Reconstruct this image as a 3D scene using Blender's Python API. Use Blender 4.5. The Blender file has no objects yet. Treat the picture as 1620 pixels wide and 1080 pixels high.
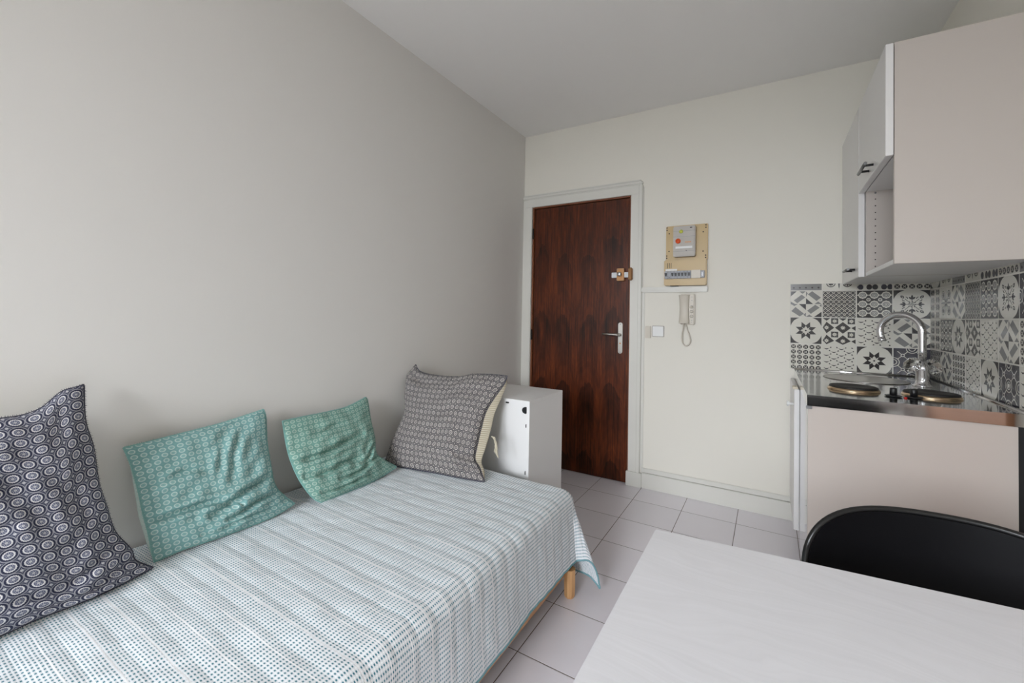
import bpy, bmesh, math, random
from mathutils import Vector, Matrix
import numpy as np
random.seed(7)
SC = bpy.context.scene
COL = SC.collection
PI = math.pi

# ------------------------------------------------------------------ camera
F_PX, YAW, PITCH, ROLL = 679.55, 30.935, 1.15, 1.0608
CAM = Vector((1.722, -3.0414, 1.1765))
cam_d = bpy.data.cameras.new('camera')
cam = bpy.data.objects.new('camera', cam_d); COL.objects.link(cam)
cam_d.sensor_fit = 'HORIZONTAL'; cam_d.sensor_width = 36.0
cam_d.lens = 36.0 * F_PX / 1620.0
cam_d.shift_x = 0.0
cam_d.shift_y = -(540.0 - 483.74) / 1620.0
cam_d.clip_start = 0.02
y_, p_, r_ = (math.radians(a) for a in (YAW, PITCH, ROLL))
fw = Vector((-math.sin(y_) * math.cos(p_), math.cos(y_) * math.cos(p_), math.sin(p_)))
rt = Vector((math.cos(y_), math.sin(y_), 0)); up = rt.cross(fw)
r2 = rt * math.cos(r_) + up * math.sin(r_); u2 = -rt * math.sin(r_) + up * math.cos(r_)
cam.matrix_world = Matrix(((r2.x, u2.x, -fw.x, CAM.x), (r2.y, u2.y, -fw.y, CAM.y),
                           (r2.z, u2.z, -fw.z, CAM.z), (0, 0, 0, 1)))
SC.camera = cam

# ------------------------------------------------------------------ light
SC.view_settings.view_transform = 'Standard'
SC.view_settings.look = 'None'
SC.view_settings.gamma = 1.0
SC.view_settings.exposure = 0.0
world = bpy.data.worlds.new('sky'); SC.world = world; world.use_nodes = True
world.node_tree.nodes['Background'].inputs[0].default_value = (0.75, 0.86, 1.0, 1)
world.node_tree.nodes['Background'].inputs[1].default_value = 1.5

def area(name, loc, rot, sx, sy, power, col):
    l = bpy.data.lights.new(name, 'AREA'); l.shape = 'RECTANGLE'; l.size = sx; l.size_y = sy
    l.energy = power; l.color = col
    o = bpy.data.objects.new(name, l); COL.objects.link(o); o.location = loc; o.rotation_euler = rot
    return o
# daylight through the window in the wall behind the camera
area('sky_light', (0.9, -7.5, 3.5), (math.radians(58), 0, 0), 4.6, 4.2, 2060, (0.89, 0.935, 1.0))
area('ground_bounce', (1.1, -5.36, 1.0), (math.radians(112), 0, 0), 1.7, 1.7, 13, (1.0, 0.97, 0.88))

# ------------------------------------------------------------------ materials
def lin(c):
    c = c / 255.0
    return c / 12.92 if c <= 0.04045 else ((c + 0.055) / 1.055) ** 2.4
def rgb(r, g, b): return (lin(r), lin(g), lin(b), 1)

class NT:
    """small node-tree writer"""
    def __init__(s, name):
        s.m = bpy.data.materials.new(name); s.m.use_nodes = True
        s.t = s.m.node_tree; s.b = s.t.nodes['Principled BSDF']
    def n(s, kind, **kw):
        x = s.t.nodes.new(kind)
        for k, v in kw.items(): setattr(x, k, v)
        return x
    def put(s, sock, v):
        if isinstance(v, bpy.types.NodeSocket): s.t.links.new(v, sock)
        elif v is not None: sock.default_value = v
    def math(s, op, a, b=None, c=None, clamp=False):
        x = s.n('ShaderNodeMath', operation=op, use_clamp=clamp)
        s.put(x.inputs[0], a)
        if b is not None: s.put(x.inputs[1], b)
        if c is not None: s.put(x.inputs[2], c)
        return x.outputs[0]
    def sep(s, v):
        x = s.n('ShaderNodeSeparateXYZ'); s.put(x.inputs[0], v); return x.outputs
    def comb(s, x_, y_, z_=0.0):
        x = s.n('ShaderNodeCombineXYZ'); s.put(x.inputs[0], x_); s.put(x.inputs[1], y_); s.put(x.inputs[2], z_); return x.outputs[0]
    def obj(s): return s.n('ShaderNodeTexCoord').outputs['Object']
    def uv(s): return s.n('ShaderNodeTexCoord').outputs['UV']
    def noise(s, v, scale, detail=3, rough=0.5, dist=0.0):
        x = s.n('ShaderNodeTexNoise'); s.put(x.inputs['Vector'], v); x.inputs['Scale'].default_value = scale
        x.inputs['Detail'].default_value = detail; x.inputs['Roughness'].default_value = rough
        x.inputs['Distortion'].default_value = dist
        return x.outputs['Fac']
    def scale(s, v, sc):
        x = s.n('ShaderNodeMapping'); s.put(x.inputs['Vector'], v); x.inputs['Scale'].default_value = sc; return x.outputs[0]
    def mix(s, f, a, b):
        x = s.n('ShaderNodeMix', data_type='RGBA'); s.put(x.inputs[0], f); s.put(x.inputs[6], a); s.put(x.inputs[7], b); return x.outputs[2]
    def ramp(s, f, stops):
        x = s.n('ShaderNodeValToRGB'); s.put(x.inputs[0], f); e = x.color_ramp.elements
        e[0].position, e[0].color = stops[0]; e[1].position, e[1].color = stops[-1]
        for p, c in stops[1:-1]:
            k = e.new(p); k.color = c
        return x.outputs[0]
    def step(s, lo, hi, v):
        x = s.n('ShaderNodeMapRange', interpolation_type='SMOOTHSTEP'); s.put(x.inputs[0], v)
        x.inputs[1].default_value = lo; x.inputs[2].default_value = hi; return x.outputs[0]
    def bump(s, h, strength=0.3, dist=0.002):
        x = s.n('ShaderNodeBump'); s.put(x.inputs['Height'], h); x.inputs['Strength'].default_value = strength
        x.inputs['Distance'].default_value = dist; s.t.links.new(x.outputs[0], s.b.inputs['Normal'])
    def done(s, col, rough=0.5, metal=0.0, spec=None):
        s.put(s.b.inputs['Base Color'], col); s.put(s.b.inputs['Roughness'], rough); s.b.inputs['Metallic'].default_value = metal
        if spec is not None: s.b.inputs['Specular IOR Level'].default_value = spec
        return s.m

def plain(name, c, rough=0.5, metal=0.0, var=0.03, nscale=30, bump=0.0, spec=None):
    t = NT(name); o = t.obj(); f = t.noise(o, nscale, 3)
    a = tuple(max(0, x * (1 - var)) for x in c[:3]) + (1,); b = tuple(min(1, x * (1 + var)) for x in c[:3]) + (1,)
    if bump: t.bump(t.noise(o, nscale * 8, 2), bump, 0.001)
    return t.done(t.mix(f, a, b), rough, metal, spec)

def wall_mat(name, c):
    t = NT(name); o = t.obj()
    f = t.noise(o, 1.3, 2); g = t.noise(o, 9, 3)
    a = tuple(x * 0.985 for x in c[:3]) + (1,); b = tuple(min(1, x * 1.015) for x in c[:3]) + (1,)
    m = t.mix(f, a, b)
    t.bump(t.math('ADD', t.noise(o, 260, 2), t.math('MULTIPLY', g, 1.5)), 0.12, 0.001)
    return t.done(m, 0.62)

M = {}
M['wall_l'] = wall_mat('wall_paint_warm', rgb(225, 222, 217))
M['wall_f'] = wall_mat('wall_paint_cream', rgb(234, 230, 219))
M['ceil'] = wall_mat('ceiling_paint', rgb(243, 241, 238))
M['trimw'] = plain('trim_gloss_white', rgb(222, 220, 212), 0.36, var=0.02, nscale=8)
M['white'] = plain('laminate_white', rgb(228, 226, 224), 0.30, var=0.01, nscale=5)
M['side'] = plain('laminate_white_dimmed', rgb(194, 185, 177), 0.34, var=0.01, nscale=5)  # white laminate with the sides' dimmer, warmer light put into its colour
M['glosswhite'] = plain('gloss_white_door', rgb(226, 226, 228), 0.06, var=0.01, nscale=5)
M['box_white'] = plain('cabinet_white', rgb(232, 231, 230), 0.42, var=0.012, nscale=5)
M['black'] = plain('black_plastic', rgb(22, 22, 24), 0.4, var=0.1)
M['chair_black'] = plain('chair_black_shell', rgb(9, 9, 12), 0.45, var=0.05, nscale=60, spec=0.12)
M['rim_black'] = plain('chair_rim_black', rgb(20, 20, 20), 0.30, var=0.05)
M['chrome'] = plain('chrome', (0.72, 0.72, 0.74, 1), 0.07, 1.0, var=0.02)
M['satin'] = plain('satin_nickel', (0.46, 0.44, 0.41, 1), 0.32, 1.0, var=0.04)
M['gun'] = plain('dark_steel', (0.20, 0.20, 0.20, 1), 0.35, 0.9, var=0.05)
M['cream_plastic'] = plain('cream_plastic', rgb(212, 204, 190), 0.38, var=0.02)
M['beige_board'] = plain('beige_board', rgb(198, 170, 118), 0.35, var=0.05, nscale=14)
M['grey_plastic'] = plain('grey_plastic', rgb(186, 180, 172), 0.42, var=0.03)
M['switch_grey'] = plain('breaker_grey', rgb(168, 170, 176), 0.45, var=0.03)
M['label_white'] = plain('label_white', rgb(238, 238, 236), 0.5, var=0.01)
M['orange'] = plain('orange_dial', rgb(226, 84, 24), 0.35, var=0.05)
M['lime'] = plain('lime_button', rgb(196, 200, 70), 0.35, var=0.05)
M['hole'] = plain('hole_dark', rgb(38, 28, 22), 0.8, var=0.1)
M['bronze'] = plain('bronze_lock', rgb(176, 128, 82), 0.38, 0.35, var=0.12, nscale=40)
M['bronze_d'] = plain('bronze_keeper', rgb(130, 92, 52), 0.38, 0.4, var=0.12, nscale=40)
M['iron'] = plain('hotplate_iron', rgb(40, 38, 37), 0.55, 0.2, var=0.12, nscale=60)
M['brass'] = plain('hotplate_ring', (0.62, 0.47, 0.31, 1), 0.25, 1.0, var=0.1)
M['red'] = plain('red_lamp', rgb(190, 30, 24), 0.3, var=0.05)
M['mattress'] = plain('mattress_white', rgb(225, 224, 220), 0.8, var=0.02)
M['teal_edge'] = plain('teal_hem', rgb(120, 162, 170), 0.85, var=0.15, nscale=220, bump=0.5)
M['beige'] = plain('beige_clip', rgb(214, 204, 184), 0.4, var=0.02)

def mat_glass(name):
    t = NT(name); t.b.inputs['Transmission Weight'].default_value = 1.0; t.b.inputs['IOR'].default_value = 1.45
    return t.done((0.96, 0.97, 0.97, 1), 0.03)
M['crystal'] = mat_glass('crystal_knob')
def mat_pane():
    t = NT('window_pane'); o = t.t.nodes['Material Output']
    tr = t.n('ShaderNodeBsdfTransparent'); gl = t.n('ShaderNodeBsdfGlossy'); gl.inputs['Roughness'].default_value = 0.02
    fr = t.n('ShaderNodeFresnel'); mx = t.n('ShaderNodeMixShader')
    t.put(mx.inputs[0], fr.outputs[0]); t.put(mx.inputs[1], tr.outputs[0]); t.put(mx.inputs[2], gl.outputs[0]); t.put(o.inputs['Surface'], mx.outputs[0])
    return t.m
M['pane'] = mat_pane()

def mat_floor():
    t = NT('floor_tile'); o = t.obj(); x, y, z = t.sep(o)
    T = 0.2956
    fx = t.math('DIVIDE', t.math('SUBTRACT', x, 0.6772 - 10 * T), T)
    fy = t.math('DIVIDE', t.math('SUBTRACT', y, -0.233 - 20 * T), T)
    dx = t.math('ABSOLUTE', t.math('SUBTRACT', t.math('FRACT', t.math('ADD', fx, 0.5)), 0.5))
    dy = t.math('ABSOLUTE', t.math('SUBTRACT', t.math('FRACT', t.math('ADD', fy, 0.5)), 0.5))
    d = t.math('MULTIPLY', t.math('MINIMUM', dx, dy), T)
    g = t.step(0.0010, 0.0019, d)
    wn = t.n('ShaderNodeTexWhiteNoise', noise_dimensions='2D')
    t.put(wn.inputs['Vector'], t.comb(t.math('FLOOR', fx), t.math('FLOOR', fy)))
    a = t.mix(wn.outputs['Value'], rgb(229, 224, 229), rgb(236, 231, 236))
    a = t.mix(t.math('MULTIPLY', t.noise(o, 5, 4), 0.5), a, rgb(238, 234, 239))
    c = t.mix(g, rgb(84, 66, 52), a)
    h = t.step(0.0008, 0.004, d)
    t.bump(t.math('ADD', h, t.math('MULTIPLY', t.noise(o, 30, 2), 0.06)), 0.35, 0.0015)
    return t.done(c, t.mix(g, (0.8,) * 3 + (1,), (0.26,) * 3 + (1,)))
M['floor'] = mat_floor()

def mat_door():
    t = NT('rosewood_veneer'); o = t.obj(); x, y, z = t.sep(o)
    W = 0.192
    u = t.math('DIVIDE', t.math('SUBTRACT', x, 0.095 - 0.02), W)
    m = t.math('MULTIPLY', t.math('ABSOLUTE', t.math('SUBTRACT', t.math('FRACT', u), 0.5)), 2.0)   # mirrored leaf
    wv = t.comb(t.math('MULTIPLY', x, 9.0), t.math('MULTIPLY', z, 3.2), 0.0)
    dn = t.math('SUBTRACT', t.noise(wv, 1.0, 4, 0.6), 0.5)
    jag = t.math('SUBTRACT', t.noise(t.comb(t.math('MULTIPLY', x, 60.0), t.math('MULTIPLY', z, 3.0), 1.0), 1.0, 3, 0.6), 0.5)
    h = t.math('ADD', z, t.math('MULTIPLY', t.math('POWER', m, 1.6), 0.19))
    low = t.math('SUBTRACT', t.noise(t.comb(t.math('MULTIPLY', x, 3.3), t.math('MULTIPLY', z, 0.9), 7.0), 1.0, 2), 0.5)
    h = t.math('ADD', h, t.math('MULTIPLY', low, 0.35)); h = t.math('ADD', h, t.math('MULTIPLY', dn, 0.26)); h = t.math('ADD', h, t.math('MULTIPLY', jag, 0.09))
    v = t.math('FRACT', t.math('ADD', t.math('DIVIDE', h, 0.52), 0.69))
    v2 = t.math('FRACT', t.math('ADD', t.math('DIVIDE', h, 0.31), 0.2))
    inn = t.math('SUBTRACT', 1.0, t.step(0.45, 0.85, t.math('ADD', m, t.math('MULTIPLY', dn, 0.5))))
    core = t.math('MULTIPLY', t.math('POWER', v, 1.5), inn)
    band = t.math('SINE', t.math('MULTIPLY', t.math('MULTIPLY', h, 13.0), 2 * PI))
    streak = t.noise(t.comb(t.math('MULTIPLY', x, 95.0), y, t.math('MULTIPLY', z, 3.2)), 1.0, 4, 0.6, 0.3)
    fine = t.noise(t.comb(t.math('MULTIPLY', x, 420.0), y, t.math('MULTIPLY', z, 12.0)), 1.0, 3, 0.6)
    big = t.noise(t.comb(t.math('MULTIPLY', m, 0.8), t.math('MULTIPLY', z, 1.6), 3.0), 2.0, 3)
    f = t.math('ADD', 0.45, t.math('MULTIPLY', band, 0.022))
    f = t.math('SUBTRACT', f, t.math('MULTIPLY', core, 0.21))
    f = t.math('SUBTRACT', f, t.math('MULTIPLY', t.math('POWER', v2, 3.0), 0.07))
    f = t.math('ADD', f, t.math('MULTIPLY', t.math('SUBTRACT', streak, 0.5), 0.95))
    f = t.math('ADD', f, t.math('MULTIPLY', t.math('SUBTRACT', fine, 0.5), 0.40))
    f = t.math('ADD', f, t.math('MULTIPLY', t.math('SUBTRACT', big, 0.5), 0.55), clamp=True)
    c = t.ramp(f, [(0.08, rgb(36, 17, 9)), (0.36, rgb(74, 34, 17)), (0.6, rgb(106, 50, 23)), (0.92, rgb(146, 78, 38))])
    t.bump(fine, 0.08, 0.0005)
    return t.done(c, 0.34, spec=0.3)
M['door'] = mat_door()
M['frame_wood'] = plain('door_frame_wood', rgb(128, 76, 48), 0.4, var=0.15, nscale=25)

def mat_pine():
    t = NT('pine'); o = t.obj()
    s = t.noise(t.scale(o, (60, 60, 5)), 1.0, 4, 0.6, 0.4)
    return t.done(t.ramp(s, [(0.25, rgb(190, 140, 92)), (0.75, rgb(222, 178, 126))]), 0.5)
M['pine'] = mat_pine()
def mat_pine_x():
    t = NT('pine_rail'); o = t.obj()
    s = t.noise(t.scale(o, (60, 5, 60)), 1.0, 4, 0.6, 0.4)
    return t.done(t.ramp(s, [(0.25, rgb(186, 134, 88)), (0.75, rgb(218, 170, 120))]), 0.5)
M['rail'] = mat_pine_x()

def mat_table():
    t = NT('white_ash_foil'); o = t.obj(); x, y, z = t.sep(o)
    wob = t.noise(t.comb(t.math('MULTIPLY', x, 1.2), t.math('MULTIPLY', y, 3.0), 0.0), 1.6, 3, 0.5)
    v = t.comb(t.math('MULTIPLY', x, 6.0), t.math('ADD', t.math('MULTIPLY', y, 170.0), t.math('MULTIPLY', wob, 42.0)), 0.0)
    g = t.noise(v, 1.0, 3, 0.55)
    v2 = t.math('SINE', t.math('MULTIPLY', t.math('ADD', t.math('MULTIPLY', y, 18.0), t.math('MULTIPLY', wob, 9.0)), 2 * PI))
    f = t.math('ADD', t.math('MULTIPLY', g, 0.85), t.math('MULTIPLY', v2, 0.07), clamp=True)
    c = t.mix(f, rgb(226, 225, 228), rgb(240, 239, 243))
    t.bump(f, 0.14, 0.0006)
    return t.done(c, 0.42)
M['table'] = mat_table()

def mat_steel():
    t = NT('stainless_steel'); o = t.obj()
    s = t.noise(t.scale(o, (4, 220, 220)), 1.0, 3)
    s2 = t.noise(o, 6, 3)
    r = t.math('ADD', 0.07, t.math('MULTIPLY', s, 0.07))
    t.bump(s2, 0.10, 0.0012)
    return t.done(t.mix(s, (0.60, 0.60, 0.60, 1), (0.68, 0.68, 0.67, 1)), r, 1.0)
M['steel'] = mat_steel()
M['basin'] = plain('sink_steel', (0.55, 0.53, 0.51, 1), 0.30, 1.0, var=0.04, nscale=8)

def rings(name, dark, light, mid, pitch, navy):
    """printed cotton: square lattice of ringed medallions with little stars between"""
    t = NT(name); x, y, z = t.sep(t.uv())
    def cell(off):
        cx = t.math('SUBTRACT', t.math('FRACT', t.math('ADD', t.math('DIVIDE', x, pitch), off)), 0.5)
        cy = t.math('SUBTRACT', t.math('FRACT', t.math('ADD', t.math('DIVIDE', y, pitch), off)), 0.5)
        return cx, cy
    def length(a, b): return t.math('SQRT', t.math('ADD', t.math('MULTIPLY', a, a), t.math('MULTIPLY', b, b)))
    def ring(r, c, w, soft=0.02):
        d = t.math('ABSOLUTE', t.math('SUBTRACT', r, c)); return t.math('SUBTRACT', 1.0, t.step(w, w + soft, d))
    ax, ay = cell(0.0); bx, by = cell(0.5)
    ra = length(ax, ay); rb = length(bx, by)
    ang = t.math('ARCTAN2', ay, ax)
    sc = t.math('MULTIPLY', t.math('COSINE', t.math('MULTIPLY', ang, 16.0)), 0.014)
    if navy:
        L = ring(t.math('ADD', ra, sc), 0.285, 0.036)
        dots = t.math('GREATER_THAN', t.math('COSINE', t.math('MULTIPLY', ang, 8.0)), 0.1)
        L2 = t.math('MULTIPLY', ring(ra, 0.155, 0.025), dots)
        L3 = ring(ra, 0.05, 0.03)
        outer = ring(ra, 0.485, 0.022)                      # thin line round the dark halo
        halo = t.math('SUBTRACT', 1.0, t.step(0.43, 0.46, ra))
        # diamond star in the gap
        dm = t.math('ADD', t.math('ABSOLUTE', bx), t.math('ABSOLUTE', by))
        st = t.math('ADD', t.math('SQRT', t.math('ABSOLUTE', bx)), t.math('SQRT', t.math('ABSOLUTE', by)))
        S1 = t.math('SUBTRACT', 1.0, t.step(0.015, 0.03, t.math('ABSOLUTE', t.math('SUBTRACT', st, 0.50))))
        S2 = ring(rb, 0.045, 0.03)
        gap = t.math('MAXIMUM', S1, S2)
        out = t.math('MAXIMUM', t.math('MULTIPLY', outer, 0.6), t.math('MULTIPLY', gap, t.math('SUBTRACT', 1.0, halo)))
        mx = t.math('MAXIMUM', t.math('MAXIMUM', L, t.math('MULTIPLY', L2, 0.55)), t.math('MULTIPLY', L3, 0.7))
        mx = t.math('MAXIMUM', mx, t.math('MULTIPLY', out, 0.72))
        base = t.mix(t.math('SUBTRACT', 1.0, t.step(0.22, 0.25, ra)), dark, mid)
        base = t.mix(t.math('MULTIPLY', t.math('SUBTRACT', 1.0, halo), 0.20), base, mid)
    else:
        L = ring(t.math('ADD', ra, sc), 0.31, 0.030, 0.03)
        L2 = t.math('MULTIPLY', ring(ra, 0.17, 0.02), 0.25)
        st = t.math('ADD', t.math('SQRT', t.math('ABSOLUTE', bx)), t.math('SQRT', t.math('ABSOLUTE', by)))
        S1 = t.math('MULTIPLY', t.math('SUBTRACT', 1.0, t.step(0.03, 0.08, t.math('ABSOLUTE', t.math('SUBTRACT', st, 0.48)))), 0.30)
        O = t.math('MULTIPLY', ring(ra, 0.43, 0.02), 0.22)
        mx = t.math('MAXIMUM', t.math('MAXIMUM', L, L2), t.math('MAXIMUM', S1, O))
        base = t.mix(t.math('SUBTRACT', 1.0, t.step(0.2, 0.3, ra)), dark, mid)
    c = t.mix(mx, base, light)
    wv = t.noise(t.scale(t.uv(), (900, 900, 1)), 1.0, 2)
    c = t.mix(t.math('MULTIPLY', wv, 0.14), c, tuple(v * 0.72 for v in mid[:3]) + (1,))
    t.bump(wv, 0.3, 0.0008)
    return t.done(c, 0.85)
M['navy'] = rings('navy_medallion_cotton', rgb(34, 38, 64), rgb(222, 220, 220), rgb(86, 91, 118), 0.0285, True)
M['char'] = rings('charcoal_medallion_cotton', rgb(50, 49, 58), rgb(204, 197, 188), rgb(68, 67, 76), 0.0300, True)
M['teal'] = rings('teal_circle_cotton', rgb(110, 158, 156), rgb(206, 220, 214), rgb(128, 172, 168), 0.0275, False)
M['teal2'] = rings('green_teal_circle_cotton', rgb(102, 148, 137), rgb(192, 208, 194), rgb(118, 160, 149), 0.0275, False)

def mat_linen():
    t = NT('cream_striped_linen'); x, y, z = t.sep(t.uv())
    s = t.math('SINE', t.math('MULTIPLY', t.math('ADD', x, t.math('MULTIPLY', y, 0.7)), 2 * PI / 0.0065))
    w = t.noise(t.scale(t.uv(), (700, 700, 1)), 1.0, 2)
    c = t.mix(t.step(-0.2, 0.6, s), rgb(196, 188, 168), rgb(164, 154, 132))
    t.bump(t.math('ADD', s, w), 0.4, 0.001)
    return t.done(c, 0.9)
M['linen'] = mat_linen()
M['linen_white'] = plain('teal_white_ticking', rgb(184, 200, 194), 0.9, var=0.12, nscale=300)

def mat_quilt():
    t = NT('quilt_dotted_cotton'); x, y, z = t.sep(t.uv())
    RP, DP = 0.0128, 0.0066
    r = t.math('DIVIDE', x, RP); d = t.math('DIVIDE', y, DP)
    d = t.math('ADD', d, t.math('MULTIPLY', t.math('FLOOR', r), 0.0))
    fr = t.math('ABSOLUTE', t.math('SUBTRACT', t.math('FRACT', r), 0.5))
    fd = t.math('ABSOLUTE', t.math('SUBTRACT', t.math('FRACT', d), 0.5))
    dash = t.math('MULTIPLY', t.math('SUBTRACT', 1.0, t.step(0.14, 0.21, fr)), t.math('SUBTRACT', 1.0, t.step(0.20, 0.30, fd)))
    # woven channel lines every 7 cm stay white
    wob = t.math('MULTIPLY', t.noise(t.comb(t.math('MULTIPLY', x, 3.0), t.math('MULTIPLY', y, 6.0)), 1.0, 2), 0.008)
    ch = t.math('ABSOLUTE', t.math('SUBTRACT', t.math('FRACT', t.math('DIVIDE', t.math('ADD', y, wob), 0.068)), 0.5))
    ln = t.math('SUBTRACT', 1.0, t.step(0.014, 0.032, ch))
    dash = t.math('MULTIPLY', dash, t.math('SUBTRACT', 1.0, ln))
    base = t.mix(t.step(0.30, 0.48, fr), rgb(225, 229, 232), rgb(240, 241, 243))
    base = t.mix(ln, base, rgb(246, 246, 247))
    c = t.mix(dash, base, rgb(70, 132, 148))
    w = t.noise(t.scale(t.uv(), (500, 500, 1)), 1.0, 2)
    t.bump(t.math('ADD', w, t.math('MULTIPLY', t.math('SINE', t.math('MULTIPLY', d, 2 * PI)), 0.4)), 0.25, 0.001)
    return t.done(c, 0.88)
M['quilt'] = mat_quilt()

M['tile_base'] = plain('tile_offwhite', rgb(216, 213, 202), 0.16, var=0.02, nscale=12)
M['tile_grout'] = plain('tile_grout', rgb(212, 209, 200), 0.5, var=0.02)
M['tile_dark'] = plain('tile_charcoal', rgb(52, 49, 49), 0.18, var=0.04, nscale=40)
M['tile_mid'] = plain('tile_grey', rgb(122, 121, 120), 0.18, var=0.04, nscale=40)
M['tile_black'] = plain('tile_black', rgb(44, 40, 42), 0.18, var=0.04, nscale=40)
M['tile_ink'] = plain('tile_ink', rgb(56, 55, 64), 0.18, var=0.04, nscale=40)

# ------------------------------------------------------------------ mesh helpers
def props(o, label=None, cat=None, group=None, kind=None):
    if label: o['label'] = label
    if cat: o['category'] = cat
    if group: o['group'] = group
    if kind: o['kind'] = kind
    return o
def thing(name, loc, label, cat, group=None):
    o = bpy.data.objects.new(name, None); COL.objects.link(o); o.location = loc; o.empty_display_size = 0.05
    return props(o, label, cat, group)
def world_loc(o):
    v = Vector((0, 0, 0))
    while o is not None: v = v + Vector(o.location); o = o.parent
    return v

class MB:
    """collects shapes given in world coordinates and links them as one mesh object"""
    def __init__(s): s.bm = bmesh.new(); s.uvl = None
    def _mi(s, faces, mi, smooth):
        for f in faces: f.material_index = mi; f.smooth = smooth
    def merge(s, tmp, mi=0, smooth=False):
        me = bpy.data.meshes.new('tmp'); 
        for f in tmp.faces: f.material_index = mi; f.smooth = smooth
        tmp.to_mesh(me); tmp.free(); s.bm.from_mesh(me); bpy.data.meshes.remove(me); return s
    def box(s, x0, x1, y0, y1, z0, z1, mi=0, bev=0.0, seg=2):
        t = bmesh.new(); bmesh.ops.create_cube(t, size=1.0)
        for v in t.verts:
            v.co = Vector(((x0 + x1) / 2 + v.co.x * (x1 - x0), (y0 + y1) / 2 + v.co.y * (y1 - y0), (z0 + z1) / 2 + v.co.z * (z1 - z0)))
        if bev > 0: bmesh.ops.bevel(t, geom=t.edges[:], offset=bev, segments=seg, affect='EDGES', clamp_overlap=True)
        return s.merge(t, mi, False)
    def cyl(s, p0, p1, r0, r1=None, n=24, mi=0, bev=0.0, smooth=True):
        p0 = Vector(p0); p1 = Vector(p1); r1 = r0 if r1 is None else r1
        d = p1 - p0; t = bmesh.new()
        bmesh.ops.create_cone(t, cap_ends=True, segments=n, radius1=r0, radius2=r1, depth=d.length)
        if bev > 0:
            ed = [e for e in t.edges if abs(e.verts[0].co.z - e.verts[1].co.z) < 1e-6]
            bmesh.ops.bevel(t, geom=ed, offset=bev, segments=2, affect='EDGES', clamp_overlap=True)
        rot = Vector((0, 0, 1)).rotation_difference(d.normalized()).to_matrix()
        for v in t.verts: v.co = rot @ v.co + (p0 + p1) / 2
        for f in t.faces: f.material_index = mi; f.smooth = smooth and len(f.verts) == 4
        me = bpy.data.meshes.new('tmp'); t.to_mesh(me); t.free(); s.bm.from_mesh(me); bpy.data.meshes.remove(me); return s
    def tube(s, pts, r, n=12, closed=False, mi=0):
        pts = [Vector(p) for p in pts]; N = len(pts); rs = r if isinstance(r, (list, tuple)) else [r] * N
        rings_ = []; prev = None
        for i, p in enumerate(pts):
            a = pts[(i - 1) % N] if (closed or i > 0) else p; b = pts[(i + 1) % N] if (closed or i < N - 1) else p
            t = (b - a).normalized()
            if prev is None:
                ref = Vector((0, 0, 1)) if abs(t.z) < 0.9 else Vector((1, 0, 0)); nn = t.cross(ref).normalized()
            else: nn = (prev - t * prev.dot(t)).normalized()
            prev = nn; bb = t.cross(nn)
            rings_.append([s.bm.verts.new(p + (nn * math.cos(2 * PI * k / n) + bb * math.sin(2 * PI * k / n)) * rs[i]) for k in range(n)])
        for i in range(N if closed else N - 1):
            A, B = rings_[i], rings_[(i + 1) % N]
            for k in range(n):
                f = s.bm.faces.new((A[k], A[(k + 1) % n], B[(k + 1) % n], B[k])); f.smooth = True; f.material_index = mi
        if not closed:
            for R in (rings_[0][::-1], rings_[-1]):
                f = s.bm.faces.new(R); f.material_index = mi
        return s
    def lathe(s, prof, c, axis='z', n=48, mi=0, smooth=True):
        """prof: (radius, height) pairs about the axis through c"""
        R = []
        for r, h in prof:
            row = []
            for k in range(n):
                a = 2 * PI * k / n
                if axis == 'z': q = Vector((c[0] + r * math.cos(a), c[1] + r * math.sin(a), c[2] + h))
                elif axis == 'y': q = Vector((c[0] + r * math.cos(a), c[1] + h, c[2] + r * math.sin(a)))
                else: q = Vector((c[0] + h, c[1] + r * math.cos(a), c[2] + r * math.sin(a)))
                row.append(s.bm.verts.new(q))
            R.append(row)
        for A, B in zip(R, R[1:]):
            for k in range(n):
                f = s.bm.faces.new((A[k], A[(k + 1) % n], B[(k + 1) % n], B[k])); f.smooth = smooth; f.material_index = mi
        for row in (R[0], R[-1]):
            f = s.bm.faces.new(row); f.material_index = mi
        return s
    def prism(s, pts, d, mi=0, bev=0.0):
        """closed polygon pts (3-D) pushed along vector d"""
        t = bmesh.new(); d = Vector(d)
        a = [t.verts.new(p) for p in pts]; b = [t.verts.new(Vector(p) + d) for p in pts]
        t.faces.new(a); t.faces.new(b[::-1]); n = len(a)
        for k in range(n): t.faces.new((a[k], b[k], b[(k + 1) % n], a[(k + 1) % n]))
        bmesh.ops.recalc_face_normals(t, faces=t.faces[:])
        if bev > 0: bmesh.ops.bevel(t, geom=t.edges[:], offset=bev, segments=2, affect='EDGES', clamp_overlap=True)
        return s.merge(t, mi, False)
    def poly(s, pts, mi=0):
        f = s.bm.faces.new([s.bm.verts.new(p) for p in pts]); f.material_index = mi; return f
    def build(s, name, mats, parent=None, recalc=True):
        if recalc: bmesh.ops.recalc_face_normals(s.bm, faces=s.bm.faces[:])
        if parent is None:
            xs = [v.co for v in s.bm.verts]
            org = Vector(((min(v.x for v in xs) + max(v.x for v in xs)) / 2, (min(v.y for v in xs) + max(v.y for v in xs)) / 2, min(v.z for v in xs)))
        else: org = world_loc(parent)
        keepw = not isinstance(mats, (list, tuple)) and mats is not None and mats.name in ('floor_tile', 'rosewood_veneer')
        if keepw and parent is None: org = Vector((0, 0, 0))
        for v in s.bm.verts: v.co -= org
        me = bpy.data.meshes.new(name); s.bm.to_mesh(me); s.bm.free()
        for m in (mats if isinstance(mats, (list, tuple)) else [mats]): me.materials.append(m)
        o = bpy.data.objects.new(name, me); COL.objects.link(o)
        if parent is not None: o.parent = parent
        else: o.location = org
        return o

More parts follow.
